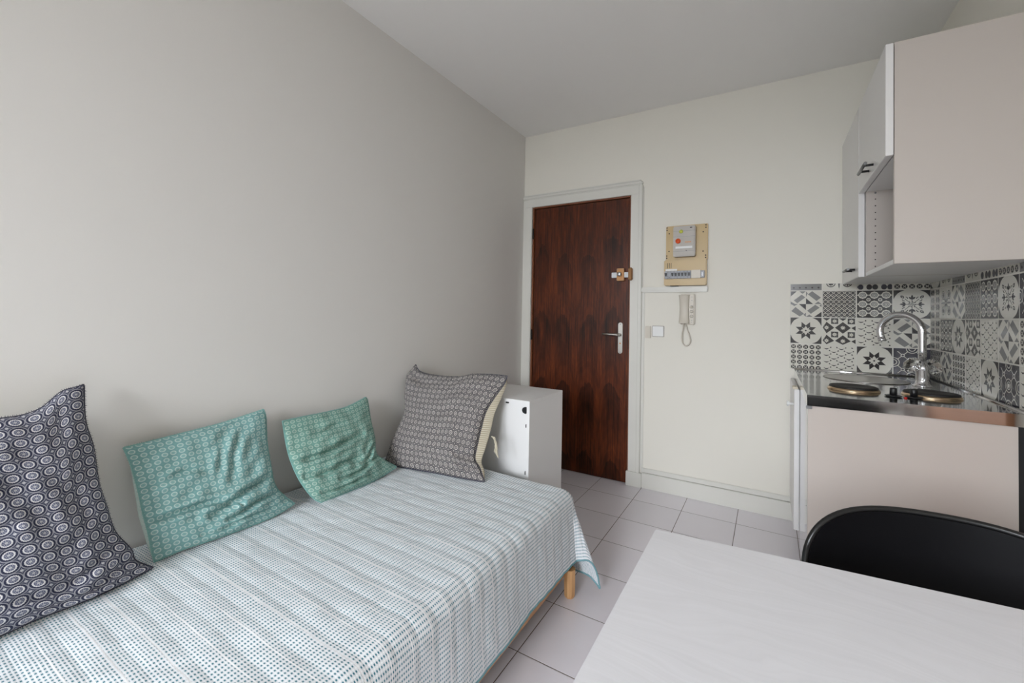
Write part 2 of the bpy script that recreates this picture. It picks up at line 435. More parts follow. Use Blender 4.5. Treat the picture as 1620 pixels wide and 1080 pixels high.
def grid_obj(name, P, UV, mat, parent, flip=False):
    """P: (n, m, 3) world points, UV: (n, m, 2)"""
    n, m = P.shape[:2]; org = np.array(world_loc(parent)) if parent else P.reshape(-1, 3).mean(0)
    idx = np.arange(n * m).reshape(n, m)
    q = np.stack([idx[:-1, :-1], idx[1:, :-1], idx[1:, 1:], idx[:-1, 1:]], -1).reshape(-1, 4)
    if flip: q = q[:, ::-1]
    me = bpy.data.meshes.new(name); me.from_pydata((P.reshape(-1, 3) - org).tolist(), [], q.tolist())
    uvl = me.uv_layers.new(name='UVMap'); uvf = UV.reshape(-1, 2)
    uvl.data.foreach_set('uv', uvf[q.reshape(-1)].astype(np.float32).reshape(-1))
    me.polygons.foreach_set('use_smooth', [True] * len(q)); me.materials.append(mat)
    o = bpy.data.objects.new(name, me); COL.objects.link(o)
    if parent: o.parent = parent
    else: o.location = org
    return o

# ------------------------------------------------------------------ room shell
W, H, YB = 2.4466, 2.628, -5.4
XL, XR, ZD = 0.0823, 0.8772, 2.04
props(MB().box(-0.1, W + 0.1, YB - 0.1, 0.3, -0.06, 0).build('floor', M['floor']), kind='structure')
props(MB().box(-0.1, W + 0.1, YB - 0.1, 0.12, H, H + 0.06).build('ceiling', M['ceil']), kind='structure')
props(MB().box(-0.1, 0, YB - 0.1, 0.12, 0, H).build('wall_left', M['wall_l']), kind='structure')
props(MB().box(W, W + 0.1, YB - 0.1, 0.12, 0, H).build('wall_right', M['wall_f']), kind='structure')
props(MB().box(0, XL, 0, 0.12, 0, H).box(XR, W, 0, 0.12, 0, H).box(XL, XR, 0, 0.12, ZD, H).build('wall_far', M['wall_f']), kind='structure')
wx0, wx1, wz0, wz1 = 0.22, 1.90, 0.12, 2.16
props(MB().box(0, wx0, YB - 0.1, YB, 0, H).box(wx1, W, YB - 0.1, YB, 0, H).box(wx0, wx1, YB - 0.1, YB, 0, wz0)
      .box(wx0, wx1, YB - 0.1, YB, wz1, H).build('wall_back', M['wall_f']), kind='structure')
win = props(bpy.data.objects.new('window_1', None), kind='structure'); COL.objects.link(win); win.location = ((wx0 + wx1) / 2, YB, wz0)
b = MB(); xm = (wx0 + wx1) / 2
for (a, c, d, e) in ((wx0, wx0 + .05, wz0, wz1), (wx1 - .05, wx1, wz0, wz1), (wx0 + .05, wx1 - .05, wz0, wz0 + .05), (wx0 + .05, wx1 - .05, wz1 - .05, wz1), (xm - .035, xm + .035, wz0 + .05, wz1 - .05)):
    b.box(a, c, YB - .07, YB - .02, d, e, bev=0.004)
b.build('window_frame', M['trimw'], win)
MB().box(wx0 + .05, xm - .035, YB - .05, YB - .044, wz0 + .05, wz1 - .05).box(xm + .035, wx1 - .05, YB - .05, YB - .044, wz0 + .05, wz1 - .05).build('pane', M['pane'], win)

# mouldings on the far wall -----------------------------------------------------
def moulding(name, segs):
    b = MB()
    for sg in segs: b.box(*sg[:6], bev=sg[6] if len(sg) > 6 else 0.002)
    return props(b.build(name, M['trimw']), kind='structure')
CO = 0.958
moulding('trim_1', [  # door casing: flat board, then a raised outer bead
    (0.0, 0.034, -0.012, 0, 0, 2.105, 0.002), (0.034, XL, -0.022, 0, 0, ZD, 0.003),
    (XR, 0.935, -0.018, 0, 0.10, ZD, 0.002), (0.935, CO, -0.0255, 0, 0.10, 2.104, 0.004),
    (0.034, 0.935, -0.0175, 0, ZD, 2.104, 0.002), (0.0, CO, -0.026, 0, 2.104, 2.130, 0.006),
    (0.0, 0.946, -0.018, 0, 2.127, 2.142, 0.005),
    (XR - 0.012, 0.972, -0.026, 0, 0, 0.10, 0.003)])
moulding('trim_2', [(CO, 1.380, -0.018, 0, 1.346, 1.383, 0.004), (CO, 1.380, -0.022, -0.010, 1.358, 1.371, 0.003),
                    (CO, 0.978, -0.006, 0, 0.135, 1.346, 0.002), (CO, 0.965, -0.008, 0, 1.383, 2.09, 0.002)])
moulding('baseboard_far', [(0.972, 1.850, -0.016, 0, 0, 0.105, 0.003), (0.965, 1.850, -0.010, 0, 0.107, 0.137, 0.003)])
moulding('baseboard_left', [(0.0, 0.014, -0.77, -0.03, 0, 0.105, 0.003)])
moulding('baseboard_right', [(W - 0.014, W, YB, -1.10, 0, 0.105, 0.003)])

# ------------------------------------------------------------------ entrance door
door = props(bpy.data.objects.new('door_1', None), kind='structure'); COL.objects.link(door); door.location = (0, 0, 0)
DL, DR, DT = 0.0955, 0.8640, 2.0265
MB().box(XL, DL - .002, -0.004, 0.06, 0, ZD, bev=0.002).box(DR + .002, XR, -0.004, 0.06, 0.10, ZD, bev=0.002) \
    .box(DL - .002, DR + .002, -0.004, 0.06, DT + .003, ZD, bev=0.002).build('door_frame', M['frame_wood'], door)
MB().box(DL - .01, DR + .01, 0.075, 0.11, 0, DT + .01).build('gap_shade_backing', M['hole'], door)  # dark sheet behind the leaf, gives its edge gaps their shade
MB().box(DL + .0030, DR - .0030, 0.008, 0.05, 0.004, DT - .002, bev=0.0015).build('door_leaf', M['door'], door)
hp = MB()
ol = []
for k in range(17): a = PI * k / 16; ol.append((0.808 + 0.016 * math.cos(a), -0.003, 1.118 + 0.016 * math.sin(a)))
for k in range(17): a = PI + PI * k / 16; ol.append((0.808 + 0.016 * math.cos(a), -0.003, 0.928 + 0.016 * math.sin(a)))
hp.prism(ol, (0, 0.0085, 0), bev=0.002)
hpo = hp.build('handle_plate', M['satin'], door)
MB().cyl((0.808, 0.0, 1.047), (0.808, -0.045, 1.047), 0.010).tube([(0.812, -0.043, 1.047), (0.79, -0.046, 1.047), (0.74, -0.046, 1.048), (0.690, -0.046, 1.049)], [0.010, 0.010, 0.0095, 0.009]).build('lever', M['satin'], hpo)
for z in (1.122, 0.922): MB().cyl((0.808, -0.0025, z), (0.808, -0.0045, z), 0.004).build('screw', M['gun'], hpo)
MB().cyl((0.808, -0.0025, 0.985), (0.808, -0.006, 0.985), 0.0055).build('keyhole', M['bronze'], hpo)
lk = MB().box(0.783, 0.836, -0.028, 0.0065, 1.431, 1.520, bev=0.003).build('bolt_lock', M['bronze'], door)
MB().box(0.744, 0.866, -0.020, -0.006, 1.455, 1.492, bev=0.002).build('bolt', plain('bolt_steel', rgb(196, 198, 200), 0.35, 0.3), lk)
MB().lathe([(0.0005, -0.052), (0.012, -0.051), (0.0165, -0.045), (0.0165, -0.038), (0.009, -0.030), (0.009, -0.026)], (0.806, 0, 1.477), 'y', 28).build('knob', M['chrome'], lk)
for (x, z) in ((0.789, 1.513), (0.830, 1.513), (0.789, 1.438), (0.830, 1.438)): MB().cyl((x, -0.027, z), (x, -0.0292, z), 0.0028, n=12).build('screw', M['gun'], lk)
MB().box(0.869, 0.898, -0.044, -0.018, 1.431, 1.522, bev=0.007, seg=3).build('bolt_keeper', M['bronze_d'], door)
for z in (1.827, 1.021):
    MB().cyl((0.0915, -0.008, z - 0.042), (0.0915, -0.008, z + 0.042), 0.0065, bev=0.002).build('hinge', M['hole'], door)
MB().box(0.8655, 0.8675, -0.006, 0.004, 0.945, 1.015).build('strike_plate', M['hole'], door)

# ------------------------------------------------------------------ electrical board
eb = thing('electrical_board', (1.245, 0, 1.39), 'beige electrical board with meter and breakers on the wall right of the door', 'electrical panel')
bb = MB().box(1.118, 1.378, -0.016, 0, 1.555, 1.792, bev=0.004).build('backboard', M['beige_board'], eb)
for (x, z) in ((1.124, 1.782), (1.124, 1.766), (1.138, 1.742), (1.366, 1.782), (1.366, 1.766), (1.350, 1.738), (1.138, 1.622), (1.124, 1.592), (1.124, 1.577), (1.350, 1.612), (1.366, 1.585), (1.366, 1.570)):
    MB().cyl((x, -0.0155, z), (x, -0.0168, z), 0.0042, n=14).build('screw_hole', M['hole'], bb)
lc = MB().box(1.111, 1.374, -0.040, 0, 1.390, 1.560, bev=0.005).build('lower_cover', M['beige_board'], eb)
for k in range(3): MB().box(1.134 + 0.011 * k, 1.137 + 0.011 * k, -0.0412, -0.039, 1.505, 1.540).build('vent_slot', M['hole'], lc)
MB().box(1.122, 1.195, -0.0415, -0.039, 1.488, 1.499).build('paper_label', M['label_white'], lc)
MB().box(1.15, 1.20, -0.030, -0.004, 1.386, 1.3905).build('cable_grommet', M['hole'], lc)
mt = MB().box(1.172, 1.308, -0.062, -0.014, 1.578, 1.779, bev=0.005).box(1.178, 1.302, -0.064, -0.06, 1.615, 1.700, bev=0.001).build('main_breaker', M['grey_plastic'], eb)
MB().lathe([(0.0005, -0.073), (0.014, -0.072), (0.0165, -0.068), (0.0165, -0.062)], (1.204, 0, 1.680), 'y', 28).build('dial', M['orange'], mt)
MB().lathe([(0.0005, -0.069), (0.010, -0.068), (0.012, -0.066), (0.012, -0.061)], (1.222, 0, 1.742), 'y', 24).build('test_button', M['lime'], mt)
MB().box(1.188, 1.292, -0.0665, -0.063, 1.630, 1.644).build('label_strip', M['label_white'], mt)
MB().box(1.246, 1.284, -0.0652, -0.063, 1.668, 1.674).build('rating_plate', M['bronze'], mt)
MB().box(1.276, 1.290, -0.0630, -0.061, 1.762, 1.768).build('marking', M['hole'], mt)
MB().cyl((1.255, -.0635, 1.615), (1.255, -.065, 1.615), .0035, n=10).build('seal_screw', M['hole'], mt)
for z in (1.745, 1.708, 1.612): MB().box(1.173, 1.307, -0.0628, -0.0615, z, z + 0.0012).build('seam', M['gun'], mt)
for k in range(8):
    x0 = 1.119 + 0.0205 * k
    br = MB().box(x0, x0 + 0.0198, -0.058, -0.038, 1.434, 1.485, bev=0.0015).box(x0, x0 + .0198, -0.062, -0.05, 1.448, 1.472, bev=0.001).build('breaker', M['switch_grey'], eb)
    if k != 1:
        MB().prism([(x0 + .003, -0.062, 1.471), (x0 + .0168, -0.062, 1.471), (x0 + .0135, -0.062, 1.450), (x0 + .0063, -0.062, 1.450)], (0, -0.010, 0), bev=0.001).build('toggle', M['black'], br)
    else:
        MB().cyl((x0 + .010, -0.061, 1.442), (x0 + .010, -0.060, 1.442), 0.003, n=10).build('toggle', M['black'], br)
MB().box(1.284, 1.341, -0.055, -0.038, 1.434, 1.488, bev=0.002).build('blanking_plate', M['cream_plastic'], eb)
e2 = MB().box(1.342, 1.364, -0.058, -0.038, 1.437, 1.483, bev=0.002).build('end_module', M['switch_grey'], eb)
MB().box(1.349, 1.356, -0.062, -0.057, 1.447, 1.470, bev=0.001).build('toggle', M['gun'], e2)

# ------------------------------------------------------------------ intercom
ic = thing('intercom', (1.258, 0, 1.13), 'cream wall intercom with handset and looped cord below the electrical board', 'intercom')
MB().box(1.213, 1.304, -0.026, 0, 1.130, 1.333, bev=0.006, seg=3).build('body', M['cream_plastic'], ic)
hs = []
for k in range(21):
    f = k / 20; z = 1.139 + f * 0.186; w = 0.0275 + 0.0035 * abs(2 * f - 1) ** 1.5; dy = 0.058 - 0.016 * math.sin(PI * f) ** 0.8
    hs.append((z, w, dy))
b = MB(); R = []
for (z, w, dy) in hs:
    row = []
    for (px, py) in ((-w, -0.024), (-w, -dy + .006), (-w + .007, -dy), (w - .007, -dy), (w, -dy + .006), (w, -0.024)):
        row.append(b.bm.verts.new((1.241 + px, py, z)))
    R.append(row)
for A, B_ in zip(R, R[1:]):
    for k in range(6): f = b.bm.faces.new((A[k], A[(k + 1) % 6], B_[(k + 1) % 6], B_[k])); f.smooth = True
b.bm.faces.new(R[0]); b.bm.faces.new(R[-1]); b.build('handset', M['cream_plastic'], ic)
for z in (1.247, 1.217, 1.187):
    bt = MB().lathe([(0.0005, -0.0325), (0.0075, -0.032), (0.0085, -0.029), (0.0085, -0.0255)], (1.2855, 0, z), 'y', 24).build('button', M['cream_plastic'], ic)
    MB().lathe([(0.0085, -0.0255), (0.0085, -0.0275), (0.0100, -0.0275), (0.0100, -0.0255)], (1.2855, 0, z), 'y', 24).build('button_rim', M['gun'], bt)
for z in (1.312, 1.290, 1.160, 1.148): MB().box(1.281, 1.291, -0.0268, -0.0255, z, z + 0.002).build('printed_mark', M['gun'], ic)
cord = [(1.236, -0.03, 1.140), (1.235, -0.028, 1.110), (1.228, -0.02, 1.070), (1.226, -0.016, 1.035), (1.233, -0.014, 1.005), (1.250, -0.014, 0.992), (1.268, -0.014, 1.000), (1.278, -0.015, 1.025), (1.272, -0.016, 1.060), (1.258, -0.018, 1.100), (1.251, -0.02, 1.135)]
def smooth_pts(P, n=6, closed=False):
    P = [Vector(p) for p in P]; out = []
    N = len(P)
    for i in range(N if closed else N - 1):
        if closed: p0, p1, p2, p3 = P[(i - 1) % N], P[i], P[(i + 1) % N], P[(i + 2) % N]
        else: p0, p1, p2, p3 = P[max(i - 1, 0)], P[i], P[i + 1], P[min(i + 2, N - 1)]
        for k in range(n):
            t = k / n
            out.append(0.5 * ((2 * p1) + (-p0 + p2) * t + (2 * p0 - 5 * p1 + 4 * p2 - p3) * t * t + (-p0 + 3 * p1 - 3 * p2 + p3) * t ** 3))
    if not closed: out.append(P[-1])
    return out
sp = smooth_pts(cord, 14)
rr = [0.0042 + 0.0008 * math.sin(i * 2.1) for i in range(len(sp))]
MB().tube(sp, rr, 10).build('cord', M['cream_plastic'], ic)

sw = thing('light_switch', (1.071, 0, 1.043), 'square white light switch with silver frame beside the door', 'light switch')
MB().box(1.031, 1.111, -0.009, 0, 1.042, 1.119, bev=0.003).build('plate', M['grey_plastic'], sw)
MB().box(1.036, 1.106, -0.014, -0.008, 1.047, 1.114, bev=0.002).build('rocker', M['label_white'], sw)
jb = thing('junction_cover', (1.004, 0, 1.03), 'small narrow cream box on the wall between door frame and light switch', 'wall box')
MB().box(0.985, 1.023, -0.014, 0, 1.032, 1.114, bev=0.003).build('cover', M['cream_plastic'], jb)
MB().box(0.990, 1.018, -0.0165, -0.0135, 1.052, 1.108, bev=0.001).build('inner_flap', M['cream_plastic'], jb)

# ------------------------------------------------------------------ patterned tile splashback
def circ(cx, cy, r, n=20, ry=None, a0=0.0):
    ry = r if ry is None else ry
    return [(cx + r * math.cos(a0 + 2 * PI * k / n), cy + ry * math.sin(a0 + 2 * PI * k / n)) for k in range(n)]
def ringband(cx, cy, r, w, a, b_, n=10):
    o = [(cx + (r + w) * math.cos(a + (b_ - a) * k / n), cy + (r + w) * math.sin(a + (b_ - a) * k / n)) for k in range(n + 1)]
    i = [(cx + (r - w) * math.cos(a + (b_ - a) * k / n), cy + (r - w) * math.sin(a + (b_ - a) * k / n)) for k in range(n + 1)]
    return o + i[::-1]
def line(x0, y0, x1, y1, w):
    d = math.hypot(x1 - x0, y1 - y0); nx, ny = -(y1 - y0) / d * w, (x1 - x0) / d * w
    return [(x0 + nx, y0 + ny), (x1 + nx, y1 + ny), (x1 - nx, y1 - ny), (x0 - nx, y0 - ny)]
def leaf(cx, cy, ang, L, wd, n=6):
    c, s_ = math.cos(ang), math.sin(ang); P = []
    for k in range(n + 1): f = k / n; P.append((f * L, wd * math.sin(PI * f) ** 0.9))
    for k in range(n - 1, 0, -1): f = k / n; P.append((f * L, -wd * math.sin(PI * f) ** 0.9))
    return [(cx + x * c - y * s_, cy + x * s_ + y * c) for x, y in P]
# colours: 0 base, 1 dark, 2 mid, 3 black, 4 ink ; (polygon, colour, layer)   y runs downward
def tA():
    P = []
    P += [([(0, .36), (.22, .13), (.36, .26), (.12, .5), (0, .44)], 2, 1), ([(.30, 0), (.5, 0), (.42, .09)], 2, 1), ([(0, .5), (.14, .5), (.07, .57)], 2, 1)]
    P = [([(.10, .36), (.36, .13), (.48, .24), (.22, .47)], 2, 1), ([(.56, .12), (.70, .0), (.98, .25), (.84, .38)], 2, 1),
         ([(.02, .78), (.16, .62), (.44, .88), (.30, .99)], 2, 1), ([(.54, .76), (.80, .53), (.94, .64), (.66, .88)], 2, 1),
         ([(0, 0), (.2, 0), (0, .2)], 1, 1), ([(1, 1), (.76, 1), (1, .8)], 3, 1),
         ([(.5, .5), (.5, .27), (.73, .5)], 3, 1), ([(.5, .5), (.27, .5), (.5, .73)], 3, 1),
         ([(.28, 0), (.5, 0), (.39, .10)], 2, 1), ([(0, .40), (.14, .5), (0, .5)], 2, 1), ([(0, .5), (.24, .5), (.12, .58)], 2, 1),
         ([(.78, .5), (1, .5), (.89, .40)], 2, 1), ([(.5, .0), (.56, .08), (.5, .24)], 2, 1), ([(.5, .84), (.5, 1), (.42, .92)], 2, 1),
         ([(.5, 1), (.72, 1), (.61, .91)], 2, 1), ([(1, .5), (1, .62), (.93, .56)], 2, 1)]
    return P
def tB():
    P = [([(0, 0), (1, 0), (1, 1), (0, 1)], 1, 1)]; n = 6
    for i in range(n):
        for j in range(n):
            cx, cy = (i + .5) / n, (j + .5) / n; h = .5 / n
            for sx, sy in ((1, 1), (1, -1), (-1, 1), (-1, -1)):
                P.append((line(cx, cy - sy * h * .95, cx + sx * h * .95, cy, .009), 0, 2))
                P.append((line(cx + sx * h * .95, cy, cx + sx * h, cy + sy * h * .9, .005), 2, 2))
            P.append((circ(cx, cy, .018, 6), 2, 2))
            P.append((line(cx - h, cy - h, cx - h * .45, cy - h * .45, .006), 0, 3)); P.append((line(cx + h, cy - h, cx + h * .45, cy - h * .45, .006), 0, 3))
    return P
def tC():
    P = []
    def inside(x, y): return -0.01 < x < 1.01 and -0.01 < y < 1.01
    def clip(p): return [(min(1, max(0, x)), min(1, max(0, y))) for x, y in p]
    for i in range(4):
        for j in range(4):
            cx, cy = i / 3, j / 3
            q = []
            for k in range(32): a = 2 * PI * k / 32; r = .125 + .030 * math.cos(4 * a); q.append((cx + r * 1.15 * math.cos(a), cy + r * math.sin(a)))
            P.append((clip(q), 1, 1))
            if 0 < i < 3 and 0 < j < 3:
                P.append((circ(cx, cy, .062, 14), 0, 2)); P.append((circ(cx, cy, .035, 12), 1, 3)); P.append((circ(cx, cy, .013, 8), 0, 4))
    for i in range(3):
        for j in range(3):
            cx, cy = (i + .5) / 3, (j + .5) / 3
            P.append((circ(cx, cy, .118, 20, .105), 0, 2)); P.append((circ(cx, cy, .098, 20, .088), 2, 3)); P.append((circ(cx, cy, .070, 16, .062), 0, 4)); P.append((circ(cx, cy, .058, 16, .052), 2, 5))
            for k in range(4): P.append((leaf(cx, cy, k * PI / 2 + PI / 4, .045, .010, 4), 0, 6))
    return P
def corners(col):
    P = []
    for sx in (0, 1):
        for sy in (0, 1):
            q = [(sx, sy)]
            for k in range(9):
                a = math.radians(8 + 74 * k / 8); x = .5 + .545 * math.cos(a); y = .5 + .545 * math.sin(a)
                q.append((min(x, 1) if sx else 1 - min(x, 1), min(y, 1) if sy else 1 - min(y, 1)))
            # points reach the tile edges
            q[1] = (sx, q[1][1]); q[-1] = (q[-1][0], sy)
            P.append((q, col, 1))
    return P
def corners2(col):
    P = []
    for sx in (0, 1):
        for sy in (0, 1):
            q = [(0, 0)]
            for k in range(8):
                a = k / 7; q.append((.28 * (1 - a) ** 1.0 if True else 0, 0))
            q = [(0, 0), (.30, 0), (.20, .045), (.125, .10), (.08, .16), (.04, .225), (0, .32)]
            P.append(([(x if not sx else 1 - x, y if not sy else 1 - y) for x, y in q], col, 1))
    return P
def tD():
    P = corners2(1); c = .5
    P.append((circ(c, c, .055, 4), 1, 1)); P.append((circ(c, c, .028, 8), 0, 2)); P.append((circ(c, c, .014, 8), 1, 3))
    for k in range(4):
        a = k * PI / 2; ca, sa = math.cos(a), math.sin(a)
        P.append((line(c + .05 * ca, c + .05 * sa, c + .2 * ca, c + .2 * sa, .010), 1, 1))
        for d, L in ((0, .17), (.75, .13), (-.75, .13)):
            P.append((leaf(c + .17 * ca, c + .17 * sa, a + d, L, .030), 1, 1))
        P.append((ringband(c + .13 * ca - .07 * sa, c + .13 * sa + .07 * ca, .07, .009, a + 2.6, a + 4.6), 1, 2))
        a2 = a + PI / 4; cb, sb = math.cos(a2), math.sin(a2)
        P.append((line(c + .06 * cb, c + .06 * sb, c + .27 * cb, c + .27 * sb, .009), 1, 1))
        P.append((leaf(c + .30 * cb, c + .30 * sb, a2, .14, .045), 1, 1)); P.append((leaf(c + .335 * cb, c + .335 * sb, a2, .06, .014), 0, 2))
        for d in (1, -1):
            P.append((ringband(c + .27 * cb, c + .27 * sb, .075, .013, a2 + d * 1.0, a2 + d * 2.3, 6), 1, 1))
    return P
def tE():
    P = corners2(1); c = .5
    for k in range(8):
        a = k * PI / 4 + PI / 8
        t_ = (c + .36 * math.cos(a), c + .36 * math.sin(a)); l = (c + .20 * math.cos(a - .40), c + .20 * math.sin(a - .40)); r = (c + .20 * math.cos(a + .40), c + .20 * math.sin(a + .40))
        P.append(([(c + .07 * math.cos(a), c + .07 * math.sin(a)), l, t_, r], 1, 1))
    for k in range(4): P.append((leaf(c, c, k * PI / 2, .17, .050), 0, 2)); P.append((leaf(c, c, k * PI / 2 + PI / 4, .12, .012), 0, 2))
    P.append((circ(c, c, .030, 10), 1, 3))
    return P
def snow(cx, cy, r, L):
    P = []
    for k in range(8): P.append((leaf(cx, cy, k * PI / 4, r, r * .17, 4), 0, L))
    P.append((circ(cx, cy, r * .16, 6), 1, L + 1)); return P
def tF():
    P = []
    cl = lambda q: [(min(1, max(0, x)), min(1, max(0, y))) for x, y in q]
    for cx, cy in ((.12, .36), (.62, .36), (.12, .86), (.62, .86)):
        P.append((cl([(cx - .24, cy), (cx, cy - .22), (cx + .24, cy), (cx, cy + .22)]), 1, 1)); P += snow(cx, cy, .085, 2)
    for cx in (.12, .62): P.append((cl([(cx - .12, 0), (cx + .12, 0), (cx, .10)]), 1, 1))
    P.append((cl([(1.0, .28), (.87, .36), (1.0, .46)]), 1, 1)); P.append((cl([(1.0, .78), (.87, .86), (1.0, .95)]), 1, 1))
    for cx, cy in ((.37, .11), (.87, .11), (.37, .62), (.87, .62)):
        P.append((cl([(cx - .11, cy - .11), (cx + .11, cy - .11), (cx + .11, cy + .11), (cx - .11, cy + .11)]), 2, 3)); 
        P.append((cl([(cx - .10, cy - .10), (cx + .10, cy - .10), (cx + .10, cy + .10), (cx - .10, cy + .10)]), 1, 4)); P += snow(cx, cy, .085, 5)
    return P
def tG():
    P = []
    for i in range(3):
        for j in range(-1, 5):
            for (ox, oy) in ((0, 0), (.5 / 2.2, .125)):
                
                cx = .12 + i / 2.2 + ox; cy = j * .25 + .12 + oy
                for (a, L) in ((PI / 2, .10), ):
                    q = [(cx - .095, cy - .016), (cx - .04, cy - .002), (cx, cy + .004), (cx + .04, cy - .002), (cx + .095, cy - .016), (cx + .04, cy + .028), (cx, cy + .042), (cx - .04, cy + .028)]
                    if all(0 <= x <= 1 and 0 <= y <= 1 for x, y in q): P.append((q, 1, 1))
                for s_ in (-1, 1):
                    x0, y0, x1, y1 = cx + s_ * .10, cy - .02, cx + s_ * .145, cy - .075
                    q = [(x0, y0), ((x0 + x1) / 2 - s_ * .004, (y0 + y1) / 2 - .012), (x1, y1), ((x0 + x1) / 2 + s_ * .034, (y0 + y1) / 2 + .022)]
                    if all(0 <= x <= 1 and 0 <= y <= 1 for x, y in q): P.append((q, 1, 1))
    return P
def tH():
    P = []
    for i in range(5):
        for j in range(5):
            cx, cy = (i + .5) / 5, (j + .5) / 5
            P.append((circ(cx, cy, .082, 16), 1, 1))
            for k in range(4): P.append((leaf(cx, cy, k * PI / 2 + PI / 4, .066, .011, 4), 0, 2))
    for i in range(1, 5):
        for j in range(1, 5): P.append((circ(i / 5, j / 5, .010, 6), 2, 1))
    return P
def tI():
    P = [([(0, 0), (1, 0), (1, 1), (0, 1)], 4, 1)]
    for i in (0, 1):
        for j in (0, 1):
            cx, cy = .25 + .5 * i, .25 + .5 * j
            for k in range(4):
                a = k * PI / 2 + PI / 4
                P.append((line(cx + .04 * math.cos(a), cy + .04 * math.sin(a), cx + .2 * math.cos(a), cy + .2 * math.sin(a), .010), 0, 2))
            P.append((ringband(cx, cy, .045, .010, 0, 2 * PI, 12), 0, 3))
            for k in range(4): a = k * PI / 2; P.append((line(cx + .09 * math.cos(a), cy + .09 * math.sin(a), cx + .17 * math.cos(a), cy + .17 * math.sin(a), .012), 3, 3))
    for cx, cy in ((.5, .5), (0, .5), (1, .5), (.5, 0), (.5, 1)):
        for r in (.10, .17):
            a0, a1 = 0, 2 * PI
            if cx == 0: a0, a1 = -PI / 2, PI / 2
            if cx == 1: a0, a1 = PI / 2, 3 * PI / 2
            if cy == 0: a0, a1 = 0, PI
            if cy == 1: a0, a1 = PI, 2 * PI
            P.append((ringband(cx, cy, r - .012, .011, a0, a1, 16), 0, 4))
    P.append((circ(.5, .5, .05, 10), 0, 5))
    return P
def tJ():
    P = []
    for i in range(2):
        for j in range(2):
            cx, cy = .25 + .5 * i, .25 + .5 * j; P.append((ringband(cx, cy, .13, .015, 0, 2 * PI, 16), 1, 1))
            for k in range(8): P.append((leaf(cx, cy, k * PI / 4, .11, .022, 4), 1, 2))
    for k in range(4): P.append((leaf(.5, .5, k * PI / 2 + PI / 4, .2, .05), 1, 3)); P.append((leaf(.5, .5, k * PI / 2, .46, .03), 1, 3))
    return P + [(circ(.5, .5, .04, 8), 0, 4)]
def tK():
    P = []
    for i in range(2):
        for j in range(4):
            cx, cy = .25 + .5 * i, .125 + .25 * j
            P.append((circ(cx - .085, cy, .085, 12, .10), 1, 1)); P.append((circ(cx + .085, cy, .085, 12, .10), 1, 2)); P.append((line(cx - .2, cy, cx + .2, cy, .014), 1, 3)); P.append((circ(cx, cy, .025, 6), 0, 4))
    return P
def tR():  # narrow grey border strip
    return [([(0, 0), (1, 0), (1, 1), (0, 1)], 2, 1)] + [(circ((i + .5) / 5, (j + .5) / 5, .035, 8), 1, 2) for i in range(5) for j in range(5)]
def tS():
    P = []
    for i in range(3):
        for j in range(3):
            cx, cy = (i * .42 + .02, (j + .72) / 3)
            for s_, c_ in ((-1, 1), (1, 3)):
                q = [(min(1, max(0, x)), min(1, max(0, y))) for x, y in circ(cx + s_ * .085, cy, .085, 12, .10)]
                P.append((q, 3 if i == 1 else 4, 1 if s_ < 0 else 2))
    return P
T = dict(A=tA, B=tB, C=tC, D=tD, E=tE, F=tF, G=tG, H=tH, I=tI, J=tJ, K=tK, R=tR, S=tS)
S_, ZS = 0.1547, 1.3471
def clip_top(poly, ymin):
    """keep the part of a tile polygon below ymin (Sutherland-Hodgman)"""
    out = []
    for i in range(len(poly)):
        a, c = poly[i - 1], poly[i]
        if (a[1] >= ymin) != (c[1] >= ymin):
            f = (ymin - a[1]) / (c[1] - a[1]); out.append((a[0] + f * (c[0] - a[0]), ymin))
        if c[1] >= ymin: out.append(c)
    return out
def splash(name, to3, cols, rows, ztop, zbot, label):
    """to3(u, z, d): u along the wall, d out from it"""
    b = MB(); n = len(cols[0])
    TH = 0.006; L = 0.00011
    u1 = n * S_
    c8 = [to3(0, zbot, 0), to3(u1, zbot, 0), to3(u1, ztop, 0), to3(0, ztop, 0)]
    d = Vector(to3(0, 0, TH)) - Vector(to3(0, 0, 0)); b.prism(c8, d, mi=1)
    g = 0.018
    for r in range(rows):
        zt = ZS + S_ * (1 - r)
        for c in range(n):
            ymin = max(0.0, (zt - ztop) / S_)
            fn = T[cols[r][c]]
            items = [([(0, 0), (1, 0), (1, 1), (0, 1)], 0, 0)] + fn()
            for poly, colr, lay in items:
                poly = [(min(1, max(0, x)), min(1, max(0, y))) for x, y in poly]
                if ymin > 0: poly = clip_top(poly, ymin)
                if len(poly) < 3: continue
                pts = []
                for (x, y) in poly:
                    x = g + x * (1 - 2 * g); y = g + y * (1 - 2 * g)
                    z_ = max(zbot + .0005, min(zt - y * S_, ztop - 0.001)); q = Vector(to3((c + x) * S_, z_, TH + L * (lay + 1)))
                    if not pts or (q - pts[-1]).length > 1e-5: pts.append(q)
                if len(pts) > 2 and (pts[0] - pts[-1]).length < 1e-5: pts.pop()
                if len(pts) < 3: continue
                b.poly(pts, {0: 0, 1: 2, 2: 3, 3: 4, 4: 5}[colr])
    o = b.build(name, [M['tile_base'], M['tile_grout'], M['tile_dark'], M['tile_mid'], M['tile_black'], M['tile_ink']], recalc=False)
    return props(o, label, 'tile splashback')
XS = W - 4 * S_
splash('tile_splashback', lambda u, z, d: (XS + u, -d - .0004, z), ['RJSH', 'ABCD', 'EFGA', 'HGEI'], 4, 1.3875, 0.8895,
       'short grey and white patterned tile splashback on the door wall behind the sink')
splash('tile_splashback', lambda u, z, d: (W - d - .0004, -0.0078 - u, z), ['DJRJSHRS', 'KJABCDIJ', 'KCEFGAHB', 'BAHGEIGA'], 4, 1.410, 0.8895,
       'long patterned tile splashback on the right wall beside the hob')

